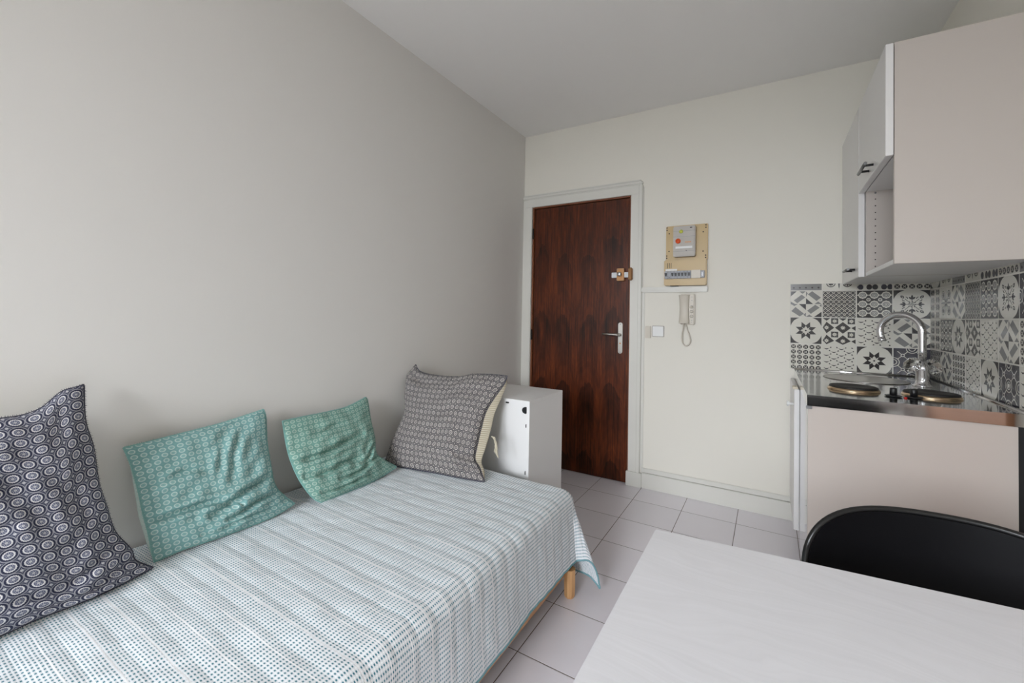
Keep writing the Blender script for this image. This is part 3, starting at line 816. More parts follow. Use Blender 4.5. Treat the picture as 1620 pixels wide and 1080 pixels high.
# ------------------------------------------------------------------ kitchenette
KX, KY = 1.849, -1.028          # front and near corner of the worktop
kb = thing('base_cabinet', (KX + 0.3, -0.5, 0), 'white kitchenette base cabinet under the steel worktop', 'kitchen cabinet')
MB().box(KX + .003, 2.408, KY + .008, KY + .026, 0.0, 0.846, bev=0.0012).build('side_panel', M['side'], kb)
MB().box(2.408, W - .002, KY + .045, KY + .055, 0.0, 0.846).build('gap_shade_strip', M['black'], kb)  # black strip stands in for the shade between cabinet and wall
MB().box(KX + .03, 2.408, -0.035, -0.020, 0.0, 0.84).build('side_panel', M['white'], kb)
MB().box(KX + .03, 2.40, KY + .030, -0.035, 0.12, 0.136).build('bottom_shelf', M['white'], kb)
MB().box(KX + .06, KX + .075, KY + .030, -0.035, 0.0, 0.12).build('plinth', M['white'], kb)
MB().box(KX + .004, KX + .022, KY + .028, -0.505, 0.125, 0.842, bev=0.0015).build('door', M['glosswhite'], kb)
d2 = MB().box(KX - .019, KX + .003, -0.500, -0.030, 0.150, 0.835, bev=0.002).build('door', M['white'], kb)
MB().lathe([(0.0005, -0.030), (0.012, -0.029), (0.014, -0.024), (0.006, -0.016), (0.006, 0.0)], (KX - .019, -0.44, 0.752), 'x', 24).build('knob', M['label_white'], d2)
MB().box(KX - .026, KX - .004, -0.507, -0.440, 0.836, 0.846, bev=0.002).build('hinge_clip', M['beige'], d2)
MB().box(KX - .004, KX + .016, KY + .000, KY + .0078, 0.835, 0.847, bev=0.001).build('corner_bracket', M['gun'], kb)

wt = thing('worktop', (2.15, -0.5, 0.848), 'stainless steel worktop with round sink and two hot plates', 'worktop')
SX, SY, SR = 2.128, -0.318, 0.160
t = bmesh.new()
ox = [(KX, KY), (W - .008, KY), (W - .008, -0.008), (KX, -0.008)]
ov = []
for i in range(4):
    a, c = Vector(ox[i]), Vector(ox[(i + 1) % 4])
    for k in range(10): p = a.lerp(c, k / 10); ov.append(t.verts.new((p.x, p.y, 0.889)))
iv = [t.verts.new((SX + SR * math.cos(2 * PI * k / 48), SY + SR * math.sin(2 * PI * k / 48), 0.889)) for k in range(48)]
ed = [t.edges.new((ov[k], ov[(k + 1) % 40])) for k in range(40)] + [t.edges.new((iv[k], iv[(k + 1) % 48])) for k in range(48)]
bmesh.ops.triangle_fill(t, edges=ed, use_beauty=True)
for f in t.faces: f.normal_update()
bmesh.ops.recalc_face_normals(t, faces=t.faces[:])
if sum(f.normal.z for f in t.faces) < 0: bmesh.ops.reverse_faces(t, faces=t.faces[:])
b = MB(); b.merge(t, 0, False)
b.box(KX, KX + .0015, KY, -0.008, 0.848, 0.8888); b.box(KX, W - .008, KY, KY + .0015, 0.848, 0.8888)
b.box(KX + .0015, KX + .02, KY + .0015, -0.008, 0.848, 0.8495); b.box(KX + .0015, W - .008, KY + .0015, KY + .02, 0.848, 0.8495)
b.tube([(KX + .002, -0.016, 0.8895), (W - .012, -0.016, 0.8895)], 0.0075, 10)
b.tube([(W - .016, -0.016, 0.8895), (W - .016, KY + .002, 0.8895)], 0.0075, 10)
top = b.build('worktop_sheet', M['steel'], wt, recalc=False)
MB().lathe([(SR + .008, 0.0012), (SR + .004, 0.0035), (SR, 0.0015), (SR - .008, -0.012), (SR - .014, -0.05), (SR - .022, -0.105), (SR - .05, -0.135), (0.03, -0.140), (0.001, -0.141)], (SX, SY, 0.889), n=64).build('sink_bowl', M['basin'], wt)
MB().lathe([(0.001, -0.1385), (0.030, -0.1375), (0.036, -0.1395)], (SX, SY, 0.889), n=32).build('drain', M['chrome'], wt)
for (hx, hy, hr) in ((2.024, -0.765, 0.083), (2.262, -0.770, 0.083)):
    rg = MB().lathe([(hr + .005, 0.0), (hr + .005, 0.003), (hr + .002, 0.008), (hr - .004, 0.0115)], (hx, hy, 0.889), n=64).build('hot_plate', M['brass'], wt)
    MB().lathe([(hr - .001, 0.010), (hr - .003, 0.0165), (hr - .012, 0.018), (0.026, 0.018), (0.022, 0.0165), (0.001, 0.0165)], (hx, hy, 0.889), n=64).build('cast_iron_disc', M['iron'], rg)
for (hx, hy) in ((2.132, -0.868), (2.192, -0.862)):
    kn = MB().lathe([(0.011, 0.007), (0.019, 0.0045), (0.026, 0.005), (0.0268, 0.0035), (0.020, 0.0), (0.009, 0.0)], (hx, hy, 0.8892), n=32).build('control_knob', M['black'], wt)
    MB().lathe([(0.0115, 0.004), (0.0110, 0.030), (0.0095, 0.033), (0.0005, 0.033)], (hx, hy, 0.8892), n=24).build('grip', M['black'], kn)
MB().lathe([(0.005, 0.0), (0.005, 0.003), (0.003, 0.0045), (0.0005, 0.0045)], (2.163, -0.888, 0.8892), n=16).build('pilot_lamp', M['red'], wt)

fc = thing('faucet', (2.311, -0.439, 0.889), 'chrome swan neck tap with clear handles standing behind the hob', 'tap')
TX, TY = 2.311, -0.439; sd = Vector((-0.1317, 0.0939, 0)); sd = sd.normalized()
MB().lathe([(0.034, 0.0), (0.034, 0.005), (0.026, 0.010), (0.0225, 0.028), (0.0235, 0.034), (0.0235, 0.070), (0.025, 0.074), (0.025, 0.088), (0.019, 0.098), (0.0155, 0.112)], (TX, TY, 0.889), n=32).build('tap_base', M['chrome'], fc)
sp = [Vector((TX, TY, 0.995)), Vector((TX, TY, 1.05)), Vector((TX, TY, 1.10)), Vector((TX, TY, 1.125))]
Rr = 0.080
for k in range(1, 25):
    a = PI * 1.10 * k / 24
    sp.append(Vector((TX, TY, 1.130)) + sd * (Rr - Rr * math.cos(a)) + Vector((0, 0, Rr * math.sin(a))))
last = sp[-1]; dr = (sp[-1] - sp[-2]).normalized(); sp.append(last + dr * 0.015)
MB().tube(sp, 0.0145, 24).build('spout', M['chrome'], fc)
MB().tube([sp[-1] - dr * 0.004, sp[-1] + dr * 0.010], 0.0155, 24).build('aerator', M['chrome'], fc)
pv = Vector((math.cos(0.35), math.sin(0.35), 0)); cz = Vector((TX, TY, 0.966))
for s_ in (-1, 1):
    c0 = cz + Vector((0.906, 0.42, 0)) * s_ * 0.012
    ax = (Vector((0.82, 0.57, 0)) * s_ + Vector((0, 0, 0.55 if s_ < 0 else 0.30))).normalized()
    MB().cyl(c0, c0 + ax * 0.030, 0.008, n=16).build('valve_stem', M['chrome'], fc)
    h = MB(); R = []
    e1 = ax.orthogonal().normalized(); e2_ = ax.cross(e1)
    for (rr_, hh) in ((0.012, 0.018), (0.027, 0.023), (0.0325, 0.032), (0.0325, 0.046), (0.024, 0.054), (0.004, 0.055)):
        R.append([h.bm.verts.new(c0 + ax * hh + (e1 * math.cos(2 * PI * k / 24) + e2_ * math.sin(2 * PI * k / 24)) * rr_ * (1 + 0.10 * (k % 3 == 0))) for k in range(24)])
    for A, B_ in zip(R, R[1:]):
        for k in range(24): h.bm.faces.new((A[k], A[(k + 1) % 24], B_[(k + 1) % 24], B_[k]))
    h.bm.faces.new(R[0]); h.bm.faces.new(R[-1]); h.build('handle', M['crystal'], fc)

# ------------------------------------------------------------------ wall cabinets
CX, CZ0, CZ1, YM, YN = 2.098, 1.3795, 2.168, -0.5265, -1.060
def bar_handle(parent, x, y0, y1, z):
    h = MB().tube([(x, y0, z), (x, y1, z)], 0.0060, 16).build('handle', M['gun'], parent)
    for f in (0.22, 0.78):
        y = y0 + (y1 - y0) * f
        MB().cyl((x, y, z), (x + 0.032, y, z), 0.0048, n=14).build('handle_post', M['black'], h)
    return h
c1 = thing('wall_cabinet', (2.27, -0.26, CZ0), 'tall white wall cabinet in the corner with one full height door', 'kitchen cabinet', )
MB().box(CX, W - .002, -0.020, -0.0085, CZ0 + .001, CZ1, bev=0.001).box(CX, W - .002, YM + .001, YM + .016, CZ0 + .001, CZ1, bev=0.001).box(CX, W - .002, YM + .016, -0.020, CZ0 + .001, CZ0 + .018) \
    .box(CX, W - .002, YM + .016, -0.020, CZ1 - .017, CZ1).build('carcass', M['white'], c1)
dd = MB().box(CX - .024, CX - .002, YM + .004, -0.006, CZ0, CZ1, bev=0.0015).build('door', M['white'], c1)
bar_handle(dd, CX - .054, -0.455, -0.315, 1.4235)
c2 = thing('wall_cabinet', (2.27, -0.79, CZ0), 'nearest white wall cabinet with lift up door above an open niche', 'kitchen cabinet')
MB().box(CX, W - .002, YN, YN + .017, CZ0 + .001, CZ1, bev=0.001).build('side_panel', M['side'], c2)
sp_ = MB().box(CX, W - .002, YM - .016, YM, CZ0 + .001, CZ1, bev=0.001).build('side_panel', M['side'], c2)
for k in range(11): MB().cyl((2.131, YM - .0155, 1.424 + 0.0305 * k), (2.131, YM - .0168, 1.424 + 0.0305 * k), 0.0026, n=12).build('shelf_pin_hole', M['hole'], sp_)
for z in (1.409, 1.757): MB().cyl((2.131, YM - .0155, z), (2.131, YM - .018, z), 0.004, n=14).build('cam_cap', M['gun'], sp_)
MB().box(CX, W - .002, YN + .017, YM - .016, CZ0 + .001, CZ0 + .018, bev=0.001).build('bottom_panel', M['white'], c2)
MB().box(CX + .001, W - .002, YN + .017, YM - .016, 1.766, 1.782, bev=0.001).build('shelf', M['white'], c2)
MB().box(CX, W - .002, YN + .017, YM - .016, CZ1 - .017, CZ1).build('top_panel', M['white'], c2)
MB().box(W - .012, W - .004, YN + .017, YM - .016, CZ0 + .018, CZ1 - .017).build('back_panel', M['white'], c2)
fl = MB().box(CX - .024, CX - .002, YN + .001, YM - .003, 1.766, CZ1, bev=0.0015).build('flap_door', M['white'], c2)
bar_handle(fl, CX - .054, -0.884, -0.730, 1.800)

# ------------------------------------------------------------------ daybed
BX, BY0, BY1 = 1.0, -3.28, -1.285
bed = thing('daybed', (0.5, -2.28, 0), 'pine single daybed along the left wall under the quilt', 'bed')
MB().box(0.04, 0.955, BY0 + .03, BY1 - .03, 0.19, 0.395, bev=0.035, seg=4).build('mattress', M['mattress'], bed)
MB().box(0.960, 0.992, BY0 + .03, BY1 - .07, 0.082, 0.19, bev=0.003).build('side_rail', M['rail'], bed)
MB().box(0.03, 0.065, BY0 + .03, BY1 - .03, 0.094, 0.19, bev=0.003).build('side_rail', M['rail'], bed)
MB().box(0.065, 0.965, BY1 - .06, BY1 - .03, 0.094, 0.19, bev=0.003).build('end_rail', M['pine'], bed)
MB().box(0.065, 0.965, BY0 + .03, BY0 + .06, 0.094, 0.19, bev=0.003).build('end_rail', M['pine'], bed)
for (x, y) in ((1.010, -1.342), (0.05, -1.340), (0.986, -3.22), (0.05, -3.22)):
    MB().lathe([(0.018, 0.0), (0.023, 0.010), (0.0245, 0.05), (0.0245, 0.118)], (x, y, 0.0), n=8, smooth=False).build('leg', M['pine'], bed)

# quilt as a draped sheet: (a, c) are cloth coordinates, excess past the edges hangs down
ZT = 0.424
def quilt_point(a, c):
    """a from the wall outward, c from the camera side towards the bed end"""
    xe, ye, r = 1.004, -1.262, 0.055
    ax = max(0.0, a - (xe - r)); cy = max(0.0, c - (ye - r))
    cx0, cy0 = min(a, xe - r), min(c, ye - r)
    d = math.hypot(ax, cy)
    if d < 1e-9: return (a, c, ZT)
    ca, sa = ax / d, cy / d
    th = math.atan2(cy, ax) / (PI / 2)               # 0 side .. 1 end
    d *= 1 - 0.13 * math.sin(PI * min(1, max(0, th))) ** 2
    arc = r * PI / 2
    if d < arc: h = r * math.sin(d / r); v = r * (1 - math.cos(d / r)); e = 0.0
    else: e = d - arc; h = r + e * 0.055; v = r + e * 0.998
    g = math.sin(PI * min(1, max(0, th))) ** 1.05     # corner fold stands out
    k = (e / 0.34) ** 1.15 if e > 0 else 0
    px = cx0 + h * ca + 0.120 * g * k
    py = cy0 + h * sa - 0.012 * g * k
    z = ZT - v + 0.020 * g * k
    # soft waves low in the hanging side
    if e > 0:
        wv = 0.004 + math.sin(c * 9.0 + 0.6) * 0.005 + math.sin(c * 23.0) * 0.002
        px += wv * (e / 0.3) * ca
    return (px, py, max(0.012, z))
qa = np.concatenate([np.linspace(0.018, 0.90, 110), np.linspace(0.908, 1.262, 75)])
qc = np.concatenate([np.linspace(-3.30, -1.36, 420), np.linspace(-1.355, -0.915, 90)])
rng = np.random.RandomState(3)
def fnoise(x, y, seed, sc):
    rs = np.random.RandomState(seed); v = np.zeros_like(x)
    for k in range(9):
        a = rs.rand() * 2 * PI; f = sc * (0.6 + 1.2 * rs.rand()); v += np.sin((x * math.cos(a) + y * math.sin(a)) * f + rs.rand() * 6.28)
    return v / 3.0
QA, QC = np.meshgrid(qa, qc, indexing='ij')
QP = np.array([[quilt_point(a, c) for c in qc] for a in qa])
# puffs between stitched channels, displaced along the surface normal
du = np.gradient(QP, axis=0); dv = np.gradient(QP, axis=1); NN = np.cross(du, dv); NN /= np.linalg.norm(NN, axis=2, keepdims=True) + 1e-12
wob = 0.006 * fnoise(QA, QC, 5, 7)
ph = (QC + wob) / 0.068
puff = np.abs(np.sin(PI * ph)) ** 0.5 * 0.0021
puff += 0.0015 * fnoise(QA, QC, 8, 12) + 0.0008 * fnoise(QA, QC, 9, 38) + 0.0005 * fnoise(QA, QC, 11, 90)
flat = np.clip((QP[..., 2] - 0.03) / 0.05, 0, 1)[..., None]
QP2 = QP + NN * (puff[..., None]) * flat
QP2[..., 2] = np.maximum(QP2[..., 2], 0.008); QP2[..., 0] = np.maximum(QP2[..., 0], 0.012)
# the cabinet at the foot of the bed holds the end of the quilt back
m_ = QP2[..., 0] < 0.78
QP2[..., 1] = np.where(m_, np.minimum(QP2[..., 1], -1.203), QP2[..., 1])
quilt = props(grid_obj('quilt', QP2, np.stack([QA, QC + 4.0], -1), M['quilt'], None), 'white quilt with small teal dashes spread over the daybed', 'bedspread')
edge = [Vector(QP2[-1, j]) for j in range(len(qc))] + [Vector(QP2[i, -1]) for i in range(len(qa) - 2, -1, -1)]
MB().tube(edge[::2], 0.0038, 8).build('hem', M['teal_edge'], quilt)

# ------------------------------------------------------------------ cushions
def resample(pts, n):
    P = np.array(smooth_pts(pts, 8)); s = np.concatenate([[0], np.cumsum(np.linalg.norm(np.diff(P, axis=0), axis=1))]); s /= s[-1]
    u = np.linspace(0, 1, n); return np.stack([np.interp(u, s, P[:, k]) for k in range(3)], -1)
def cushion(name, sides, size, tf, tb, mat_f, mat_b, label, out, folds=(), n=110, seed=1, fringe=None, edge_pow=0.42, back_shift=None, back_shift_l=None):
    """sides: bottom, top left-to-right; left, right bottom-to-top. out: direction the front faces."""
    B, Tp, L, R = (resample(sides[k], n) for k in ('bottom', 'top', 'left', 'right'))
    u = np.linspace(0, 1, n)[:, None, None]; v = np.linspace(0, 1, n)[None, :, None]
    P = (1 - v) * B[:, None, :] + v * Tp[:, None, :] + (1 - u) * L[None] + u * R[None] \
        - ((1 - u) * (1 - v) * B[0] + u * (1 - v) * B[-1] + (1 - u) * v * Tp[0] + u * v * Tp[-1])
    du = np.gradient(P, axis=0); dv = np.gradient(P, axis=1); N = np.cross(du, dv); N = N.mean((0, 1)); N /= np.linalg.norm(N)
    if N @ np.array(out) < 0: N = -N
    U = u[..., 0] + 0 * v[..., 0]; V = v[..., 0] + 0 * u[..., 0]
    w = np.clip(16 * U * (1 - U) * V * (1 - V), 0, 1) ** edge_pow
    nz = fnoise(U, V, seed, 9) * 0.35 + fnoise(U, V, seed + 3, 22) * 0.18 + fnoise(U, V, seed + 5, 50) * 0.05
    D = tf * w * (1 + 0.10 * nz) + 0.0035 * fnoise(U, V, seed + 7, 30) * np.clip(w * 2, 0, 1)
    for (u0, v0, u1, v1, wd, dp) in folds:
        L2 = (u1 - u0) ** 2 + (v1 - v0) ** 2; tt = ((U - u0) * (u1 - u0) + (V - v0) * (v1 - v0)) / L2
        tc = np.clip(tt, 0, 1); cur = 0.02 * np.sin(tc * PI * 2 + seed)
        du_ = U - (u0 + tc * (u1 - u0)); dv_ = V - (v0 + tc * (v1 - v0)) - cur
        dist = np.sqrt(du_ ** 2 + dv_ ** 2); fall = np.sin(PI * np.clip(tc, 0.03, 0.97)) ** 0.5
        sgn = np.sign(dv_ + 1e-9)
        D += dp * fall * (-np.exp(-(dist / wd) ** 2) + 0.75 * np.exp(-((dist - 1.6 * wd) / (1.2 * wd)) ** 2)) * np.clip(w * 3, 0, 1)
    PF = P + N * D[..., None]; PB = P - N * (tb * w * (1 + 0.1 * nz))[..., None]
    if back_shift is not None:
        w2 = np.clip(16 * U * (1 - U) * V * (1 - V), 0, 1) ** 0.24
        PB = PB + np.array(back_shift) * (w2 * U ** 3 * np.sin(PI * np.clip(V, 0, 1)) ** 0.5)[..., None]
    if back_shift_l is not None:
        w2 = np.clip(16 * U * (1 - U) * V * (1 - V), 0, 1) ** 0.24
        PB = PB + np.array(back_shift_l) * (w2 * (1 - U) ** 3 * np.sin(PI * np.clip(V, 0, 1) ** 0.6) ** 0.7)[..., None]
    for Q in (PF, PB):
        Q[..., 0] = np.maximum(Q[..., 0], 0.010); Q[..., 2] = np.maximum(Q[..., 2], 0.4315)
    base = (float(P[..., 0].mean()), float(P[..., 1].mean()), float(P[..., 2].min()))
    th = thing(name, base, label, 'cushion')
    UV = np.stack([U * size[0], V * size[1]], -1)
    flip = np.dot(np.cross(du[n // 2, n // 2], dv[n // 2, n // 2]), N) < 0
    grid_obj('front_cover', PF, UV, mat_f, th, flip=flip); grid_obj('back_cover', PB, UV, mat_b, th, flip=not flip)
    if fringe:
        b = MB(); rs = random.Random(seed); per = [B, R, Tp[::-1], L[::-1]]; c = Vector(P.mean((0, 1)))
        for sd_ in per:
            nn = int(np.linalg.norm(np.diff(sd_, axis=0), axis=1).sum() / 0.0045)
            for k in range(nn):
                f = (k + rs.random() * .5) / nn * (n - 1); i = int(f); i = min(i, n - 2); p = Vector(sd_[i]).lerp(Vector(sd_[i + 1]), f - i); tg = (Vector(sd_[i + 1]) - Vector(sd_[i])).normalized()
                o_ = (tg.cross(Vector(N))).normalized()
                if (p + o_ - c).length < (p - o_ - c).length: o_ = -o_
                ln_ = 0.004 + 0.003 * rs.random()
                q = [p - tg * .0014 - o_ * .002, p + tg * .0014 - o_ * .002, p + tg * (.0014 * rs.uniform(-1, 1)) + o_ * ln_ + Vector(N) * rs.uniform(-.002, .003)]
                q = [Vector((max(v_.x, 0.008), v_.y, max(v_.z, 0.4265))) for v_ in q]
                b.poly(q)
        fo = b.build('fringe', fringe, th, recalc=False)
        fo['kind'] = 'stuff'
        seam = [Vector(p) for sd_ in per for p in sd_[:-1:2]]
        MB().tube([Vector((max(s.x, .012), s.y, max(s.z, .430))) for s in seam], 0.0022, 6, closed=True).build('piping', fringe, th)
    return th

M['navy_edge'] = plain('navy_fringe', rgb(60, 60, 74), 0.9, var=0.3, nscale=200)
M['teal_edge2'] = plain('teal_fringe', rgb(126, 172, 166), 0.9, var=0.2, nscale=200)
C1 = dict(
    bottom=[(0.25, -3.10, 0.440), (0.248, -2.95, 0.437), (0.246, -2.785, 0.435), (0.241, -2.726, 0.436), (0.237, -2.637, 0.430), (0.229, -2.559, 0.432), (0.222, -2.497, 0.438)],
    top=[(0.045, -3.14, 0.955), (0.075, -3.06, 0.915), (0.088, -2.90, 0.893), (0.084, -2.772, 0.895), (0.081, -2.738, 0.895), (0.074, -2.70, 0.907), (0.058, -2.66, 0.942), (0.053, -2.63, 0.95), (0.05, -2.613, 0.955)],
    left=[(0.25, -3.10, 0.440), (0.18, -3.07, 0.62), (0.11, -3.09, 0.80), (0.045, -3.14, 0.955)],
    right=[(0.222, -2.497, 0.438), (0.213, -2.536, 0.474), (0.203, -2.543, 0.504), (0.185, -2.574, 0.562), (0.163, -2.587, 0.629), (0.14, -2.599, 0.695), (0.109, -2.604, 0.786), (0.084, -2.616, 0.859), (0.05, -2.613, 0.955)])
C2 = dict(
    top=[(0.047, -2.519, 0.752), (0.048, -2.48, 0.754), (0.05, -2.368, 0.762), (0.051, -2.244, 0.772), (0.049, -2.101, 0.793)],
    right=[(0.191, -2.054, 0.449), (0.177, -2.081, 0.48), (0.157, -2.111, 0.528), (0.129, -2.113, 0.595), (0.095, -2.111, 0.68), (0.063, -2.099, 0.76), (0.049, -2.101, 0.793)],
    bottom=[(0.179, -2.48, 0.432), (0.181, -2.41, 0.437), (0.185, -2.345, 0.434), (0.19, -2.249, 0.432), (0.194, -2.139, 0.434), (0.191, -2.054, 0.449)],
    left=[(0.179, -2.48, 0.432), (0.166, -2.483, 0.466), (0.146, -2.486, 0.514), (0.125, -2.492, 0.564), (0.099, -2.497, 0.628), (0.07, -2.506, 0.698), (0.047, -2.519, 0.752)])
C3 = dict(
    top=[(0.052, -2.026, 0.733), (0.054, -1.932, 0.734), (0.057, -1.835, 0.734), (0.057, -1.726, 0.738), (0.047, -1.61, 0.763)],
    right=[(0.223, -1.568, 0.451), (0.197, -1.625, 0.496), (0.177, -1.653, 0.529), (0.143, -1.634, 0.591), (0.106, -1.625, 0.657), (0.055, -1.604, 0.747), (0.047, -1.61, 0.763)],
    bottom=[(0.226, -1.965, 0.430), (0.227, -1.924, 0.430), (0.229, -1.851, 0.430), (0.23, -1.743, 0.431), (0.228, -1.652, 0.438), (0.223, -1.568, 0.451)],
    left=[(0.226, -1.965, 0.430), (0.215, -1.986, 0.446), (0.2, -2.003, 0.472), (0.169, -2.024, 0.525), (0.137, -2.035, 0.582), (0.109, -2.037, 0.631), (0.078, -2.032, 0.686), (0.052, -2.026, 0.733)])
C4 = dict(
    top=[(0.049, -1.271, 0.891), (0.09, -1.283, 0.859), (0.181, -1.276, 0.845), (0.329, -1.252, 0.846), (0.407, -1.229, 0.863), (0.501, -1.211, 0.869), (0.598, -1.200, 0.868)],
    right=[(0.637, -1.442, 0.431), (0.599, -1.423, 0.475), (0.561, -1.41, 0.508), (0.551, -1.378, 0.567), (0.545, -1.341, 0.632), (0.543, -1.301, 0.701), (0.565, -1.259, 0.768), (0.593, -1.217, 0.832), (0.598, -1.200, 0.868)],
    bottom=[(0.098, -1.52, 0.447), (0.172, -1.52, 0.430), (0.384, -1.484, 0.430), (0.509, -1.468, 0.430), (0.624, -1.448, 0.430), (0.637, -1.442, 0.431)],
    left=[(0.098, -1.52, 0.447), (0.098, -1.502, 0.478), (0.094, -1.472, 0.531), (0.104, -1.425, 0.609), (0.1, -1.396, 0.661), (0.062, -1.357, 0.74), (0.026, -1.318, 0.816), (0.029, -1.299, 0.848), (0.049, -1.271, 0.891)])
cushion('cushion', C1, (0.46, 0.52), 0.072, 0.03, M['navy'], M['linen'], 'large navy cushion with ringed print leaning on the wall nearest the camera', (1, 0, 0.3), seed=2, fringe=M['navy_edge'],
        folds=[(0.55, 0.12, 0.97, 0.20, 0.022, 0.010), (0.60, 0.05, 0.98, 0.10, 0.018, 0.009), (0.72, 0.30, 0.95, 0.42, 0.03, 0.006), (0.35, 0.45, 0.75, 0.50, 0.03, 0.004)])
cushion('cushion', C2, (0.50, 0.54), 0.030, 0.02, M['teal'], M['linen_white'], 'teal cushion with circle print beside the large navy cushion', (1, 0, 0.3), seed=4, back_shift_l=(0.0, -0.032, 0.0), fringe=M['teal_edge2'],
        folds=[(0.04, 0.34, 0.60, 0.30, 0.030, 0.016), (0.40, 0.24, 0.98, 0.38, 0.034, 0.020), (0.50, 0.16, 0.98, 0.22, 0.024, 0.016), (0.05, 0.62, 0.45, 0.64, 0.03, 0.008),
               (0.62, 0.50, 0.74, 0.86, 0.035, 0.009), (0.52, 0.55, 0.60, 0.80, 0.03, 0.006), (0.3, 0.08, 0.95, 0.08, 0.018, 0.008), (0.62, 0.20, 0.66, 0.30, 0.02, 0.009)])
cushion('cushion', C3, (0.50, 0.50), 0.030, 0.02, M['teal2'], M['linen_white'], 'green teal cushion with circle print beside the charcoal cushion in the corner', (1, 0, 0.3), seed=9, fringe=M['teal_edge2'],
        folds=[(0.04, 0.52, 0.80, 0.60, 0.034, 0.020), (0.06, 0.34, 0.70, 0.36, 0.032, 0.018), (0.35, 0.20, 0.98, 0.26, 0.024, 0.014), (0.70, 0.28, 0.98, 0.40, 0.028, 0.013),
               (0.10, 0.12, 0.7, 0.08, 0.022, 0.012), (0.15, 0.75, 0.6, 0.80, 0.03, 0.006)])
k4 = cushion('cushion', C4, (0.60, 0.52), 0.060, 0.058, M['char'], M['linen'], 'charcoal cushion with ringed print and cream back leaning against the white cabinet', (0.15, -1, 0.4), seed=14, back_shift=(0.105, 0.0, 0.0), fringe=M['navy_edge'],
        folds=[(0.72, 0.14, 0.98, 0.10, 0.022, 0.008), (0.75, 0.22, 0.97, 0.24, 0.025, 0.006), (0.08, 0.92, 0.4, 0.86, 0.04, 0.006)])
b = MB()
for k in range(5):
    p = [Vector((0.600 + .004 * k, -1.335, 0.600)), Vector((0.618 + .004 * k, -1.340, 0.588 - .006 * k)), Vector((0.628 + .003 * k, -1.345, 0.560 - .007 * k)), Vector((0.626 + .006 * k, -1.350, 0.535 - .006 * k))]
    b.tube(smooth_pts(p, 6), [0.0024 + .0011 * math.sin(i * 1.7) for i in range(19)], 8)
b.build('tassel', M['linen'], k4)

# ------------------------------------------------------------------ cabinet at the foot of the bed
bx = thing('storage_cabinet', (0.37, -1.0, 0), 'white low cabinet standing between the daybed and the entrance door', 'cabinet')
X1, Y0, Y1, ZC = 0.7225, -1.190, -0.800, 0.7545
MB().box(0.020, X1, Y0, Y1, ZC - .016, ZC, bev=0.0012).box(X1 - .016, X1, Y0, Y1, 0.0, ZC - .016, bev=0.0012).box(0.020, 0.036, Y0, Y1, 0.0, ZC - .016, bev=0.0012) \
    .box(0.036, X1 - .016, Y0, Y1, 0.0, 0.016, bev=0.001).build('carcass', M['box_white'], bx)
MB().box(0.036, X1 - .016, Y0 + .010, Y0 + .016, 0.016, ZC - .016).build('recessed_panel', M['box_white'], bx)
pl = [(X1 - .0165, Y0 + .0095, 0.7185)]
ol = [(X1 - .017, Y0 + .010, 0.724), (X1 - .017, Y0 + .010, 0.692)]
for k in range(9): a = -PI / 2 - (PI) * k / 8; ol.append((X1 - .026 + 0.016 * math.cos(a) * 1.0, Y0 + .010, 0.708 + 0.016 * math.sin(a)))
cc = MB().prism(ol, (0, -0.014, 0), bev=0.003)
cc.build('corner_fitting', M['black'], bx)
for (x0, x1, z0, z1) in ((X1 - .0225, X1 - .0165, 0.624, 0.640), (X1 - .0225, X1 - .0165, 0.395, 0.412), (0.584, 0.600, 0.730, 0.7382)):
    MB().box(x0, x1, Y0 + .002, Y0 + .0105, z0, z1, bev=0.001).build('panel_clip', M['black'], bx)

# ------------------------------------------------------------------ table
tb = thing('table', (1.95, -2.5, 0), 'white wood grain dining table in the foreground', 'table')
TZ = 0.75
MB().prism([(1.5275, -2.1375, TZ - .024), (2.418, -2.049, TZ - .024), (2.418, -2.93, TZ - .024), (1.5275, -2.93, TZ - .024)], (0, 0, 0.024), bev=0.0018).build('table_top', M['table'], tb)
for (x, y) in ((1.585, -2.20), (2.37, -2.12), (2.37, -2.87), (1.585, -2.87)):
    MB().box(x - .022, x + .022, y - .022, y + .022, 0.0, TZ - .024, bev=0.003).build('leg', M['white'], tb)
MB().box(1.607, 2.348, -2.205, -2.187, TZ - .085, TZ - .024).box(1.607, 2.348, -2.88, -2.862, TZ - .085, TZ - .024) \
    .box(1.575, 1.593, -2.848, -2.222, TZ - .085, TZ - .024).box(2.362, 2.380, -2.848, -2.142, TZ - .085, TZ - .024).build('apron', M['white'], tb)

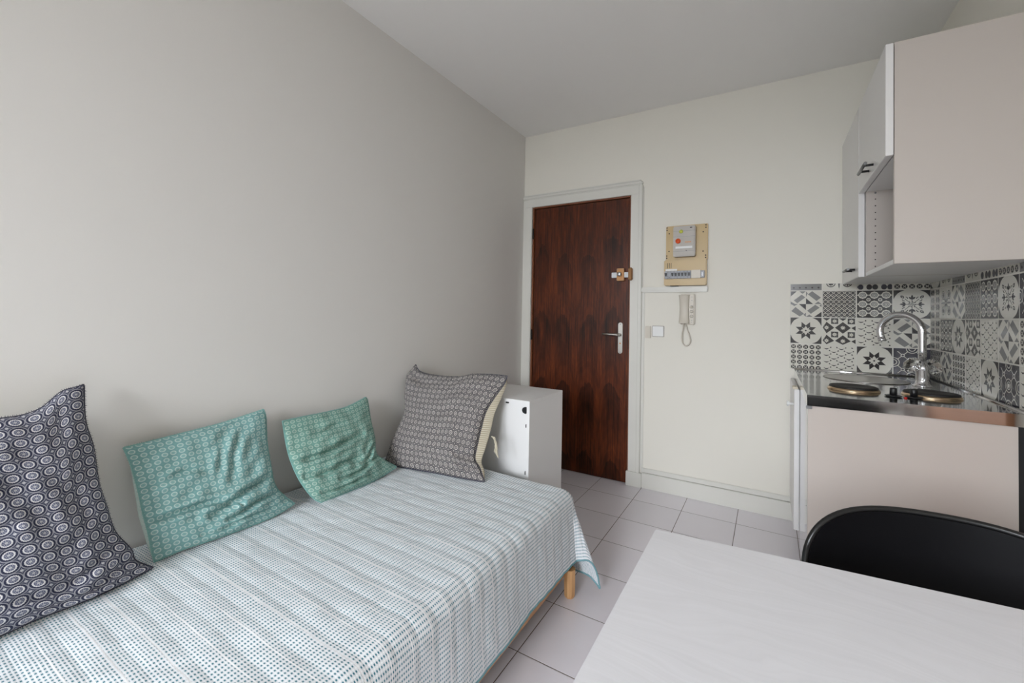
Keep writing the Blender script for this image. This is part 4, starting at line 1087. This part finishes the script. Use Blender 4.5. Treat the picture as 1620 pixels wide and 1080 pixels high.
# ------------------------------------------------------------------ chair
ch = thing('chair', (2.01, -2.05, 0), 'black moulded shell chair tucked behind the white table', 'chair')
CH0, CHY, ROTC = 2.012, -1.885, math.radians(4.5)
prof = [(-0.440, 0.425), (-0.425, 0.445), (-0.36, 0.452), (-0.22, 0.437), (-0.10, 0.440), (-0.035, 0.470), (-0.008, 0.520), (0.008, 0.60), (0.022, 0.68), (0.034, 0.788)]
pr = smooth_pts([(0, a, c) for a, c in prof], 6); NP = len(pr)
def chair_pt(u, i, off=0.0):
    p = pr[i]; f = i / (NP - 1); x = u * (0.228 + 0.012 * math.sin(PI * f))
    y, z = p.y, p.z
    if f > 0.66:                         # rounded top corners
        g = (f - 0.66) / 0.34; zb = 0.565; ztop = zb + (z - zb) * ((1 - min(1, abs(u)) ** 3.6) ** (1 / 2.6) * 0.62 + 0.38) if z > zb else z
        z = ztop
    if f < 0.12: y += (abs(u) ** 3) * 0.07 * (1 - f / 0.12)
    wrap = (u * u) * (0.075 * max(0, min(1, (f - 0.45) / 0.2)))
    y -= wrap; 
    if 0.08 < f < 0.6: z += (abs(u) ** 3) * 0.035 * math.sin(PI * (f - 0.08) / 0.52)
    c, s_ = math.cos(ROTC), math.sin(ROTC)
    y -= off
    return Vector((CH0 + x * c - y * s_, CHY + x * s_ + y * c, z))
us = [math.sin(PI / 2 * k / 24) for k in range(-24, 25)]
b = MB()
for off, fl in ((0.0, False), (-0.004, True)):
    V_ = [[b.bm.verts.new(chair_pt(u, i, off)) for u in us] for i in range(NP)]
    for i in range(NP - 1):
        for k in range(len(us) - 1):
            q = (V_[i][k], V_[i][k + 1], V_[i + 1][k + 1], V_[i + 1][k]); f = b.bm.faces.new(q if not fl else q[::-1]); f.smooth = True
shell = b.build('shell', M['chair_black'], ch)
rim = [chair_pt(1, i, -.002) for i in range(0, NP)] + [chair_pt(u, NP - 1, -.002) for u in us[::-1][1:]] + [chair_pt(-1, i, -.002) for i in range(NP - 2, -1, -1)] + [chair_pt(u, 0, -.002) for u in us[1:-1]]
MB().tube(rim, 0.0060, 10, closed=True).build('rim', M['rim_black'], shell)
for (sx, sy) in ((-1, -1), (1, -1), (1, 1), (-1, 1)):
    MB().cyl((CH0 + sx * .12, -2.09 + sy * .09, 0.432), (CH0 + sx * .20, -2.09 + sy * .19, 0.0), 0.013, 0.010, n=16).build('leg', M['black'], ch)
MB().box(CH0 - .13, CH0 + .13, -2.19, -1.99, 0.412, 0.424, bev=0.002).build('under_frame', M['black'], ch)

# panel fixed on the right wall, mirrored in the worktop's front edge
wp = thing('wall_panel', (W - .012, -1.62, 0.35), 'peach wooden panel on the right wall, mirrored in the steel worktop edge', 'wall panel')
MB().box(W - .022, W - .0005, -1.57, -1.17, 0.35, 1.05, bev=0.002).build('board', plain('peach_wood', rgb(214, 152, 112), 0.5, var=0.06, nscale=10), wp)
MB().box(W - .022, W - .0005, -2.07, -1.575, 0.35, 1.05, bev=0.002).build('board', plain('peach_wood_two', rgb(214, 152, 112), 0.5, var=0.06, nscale=12), wp)
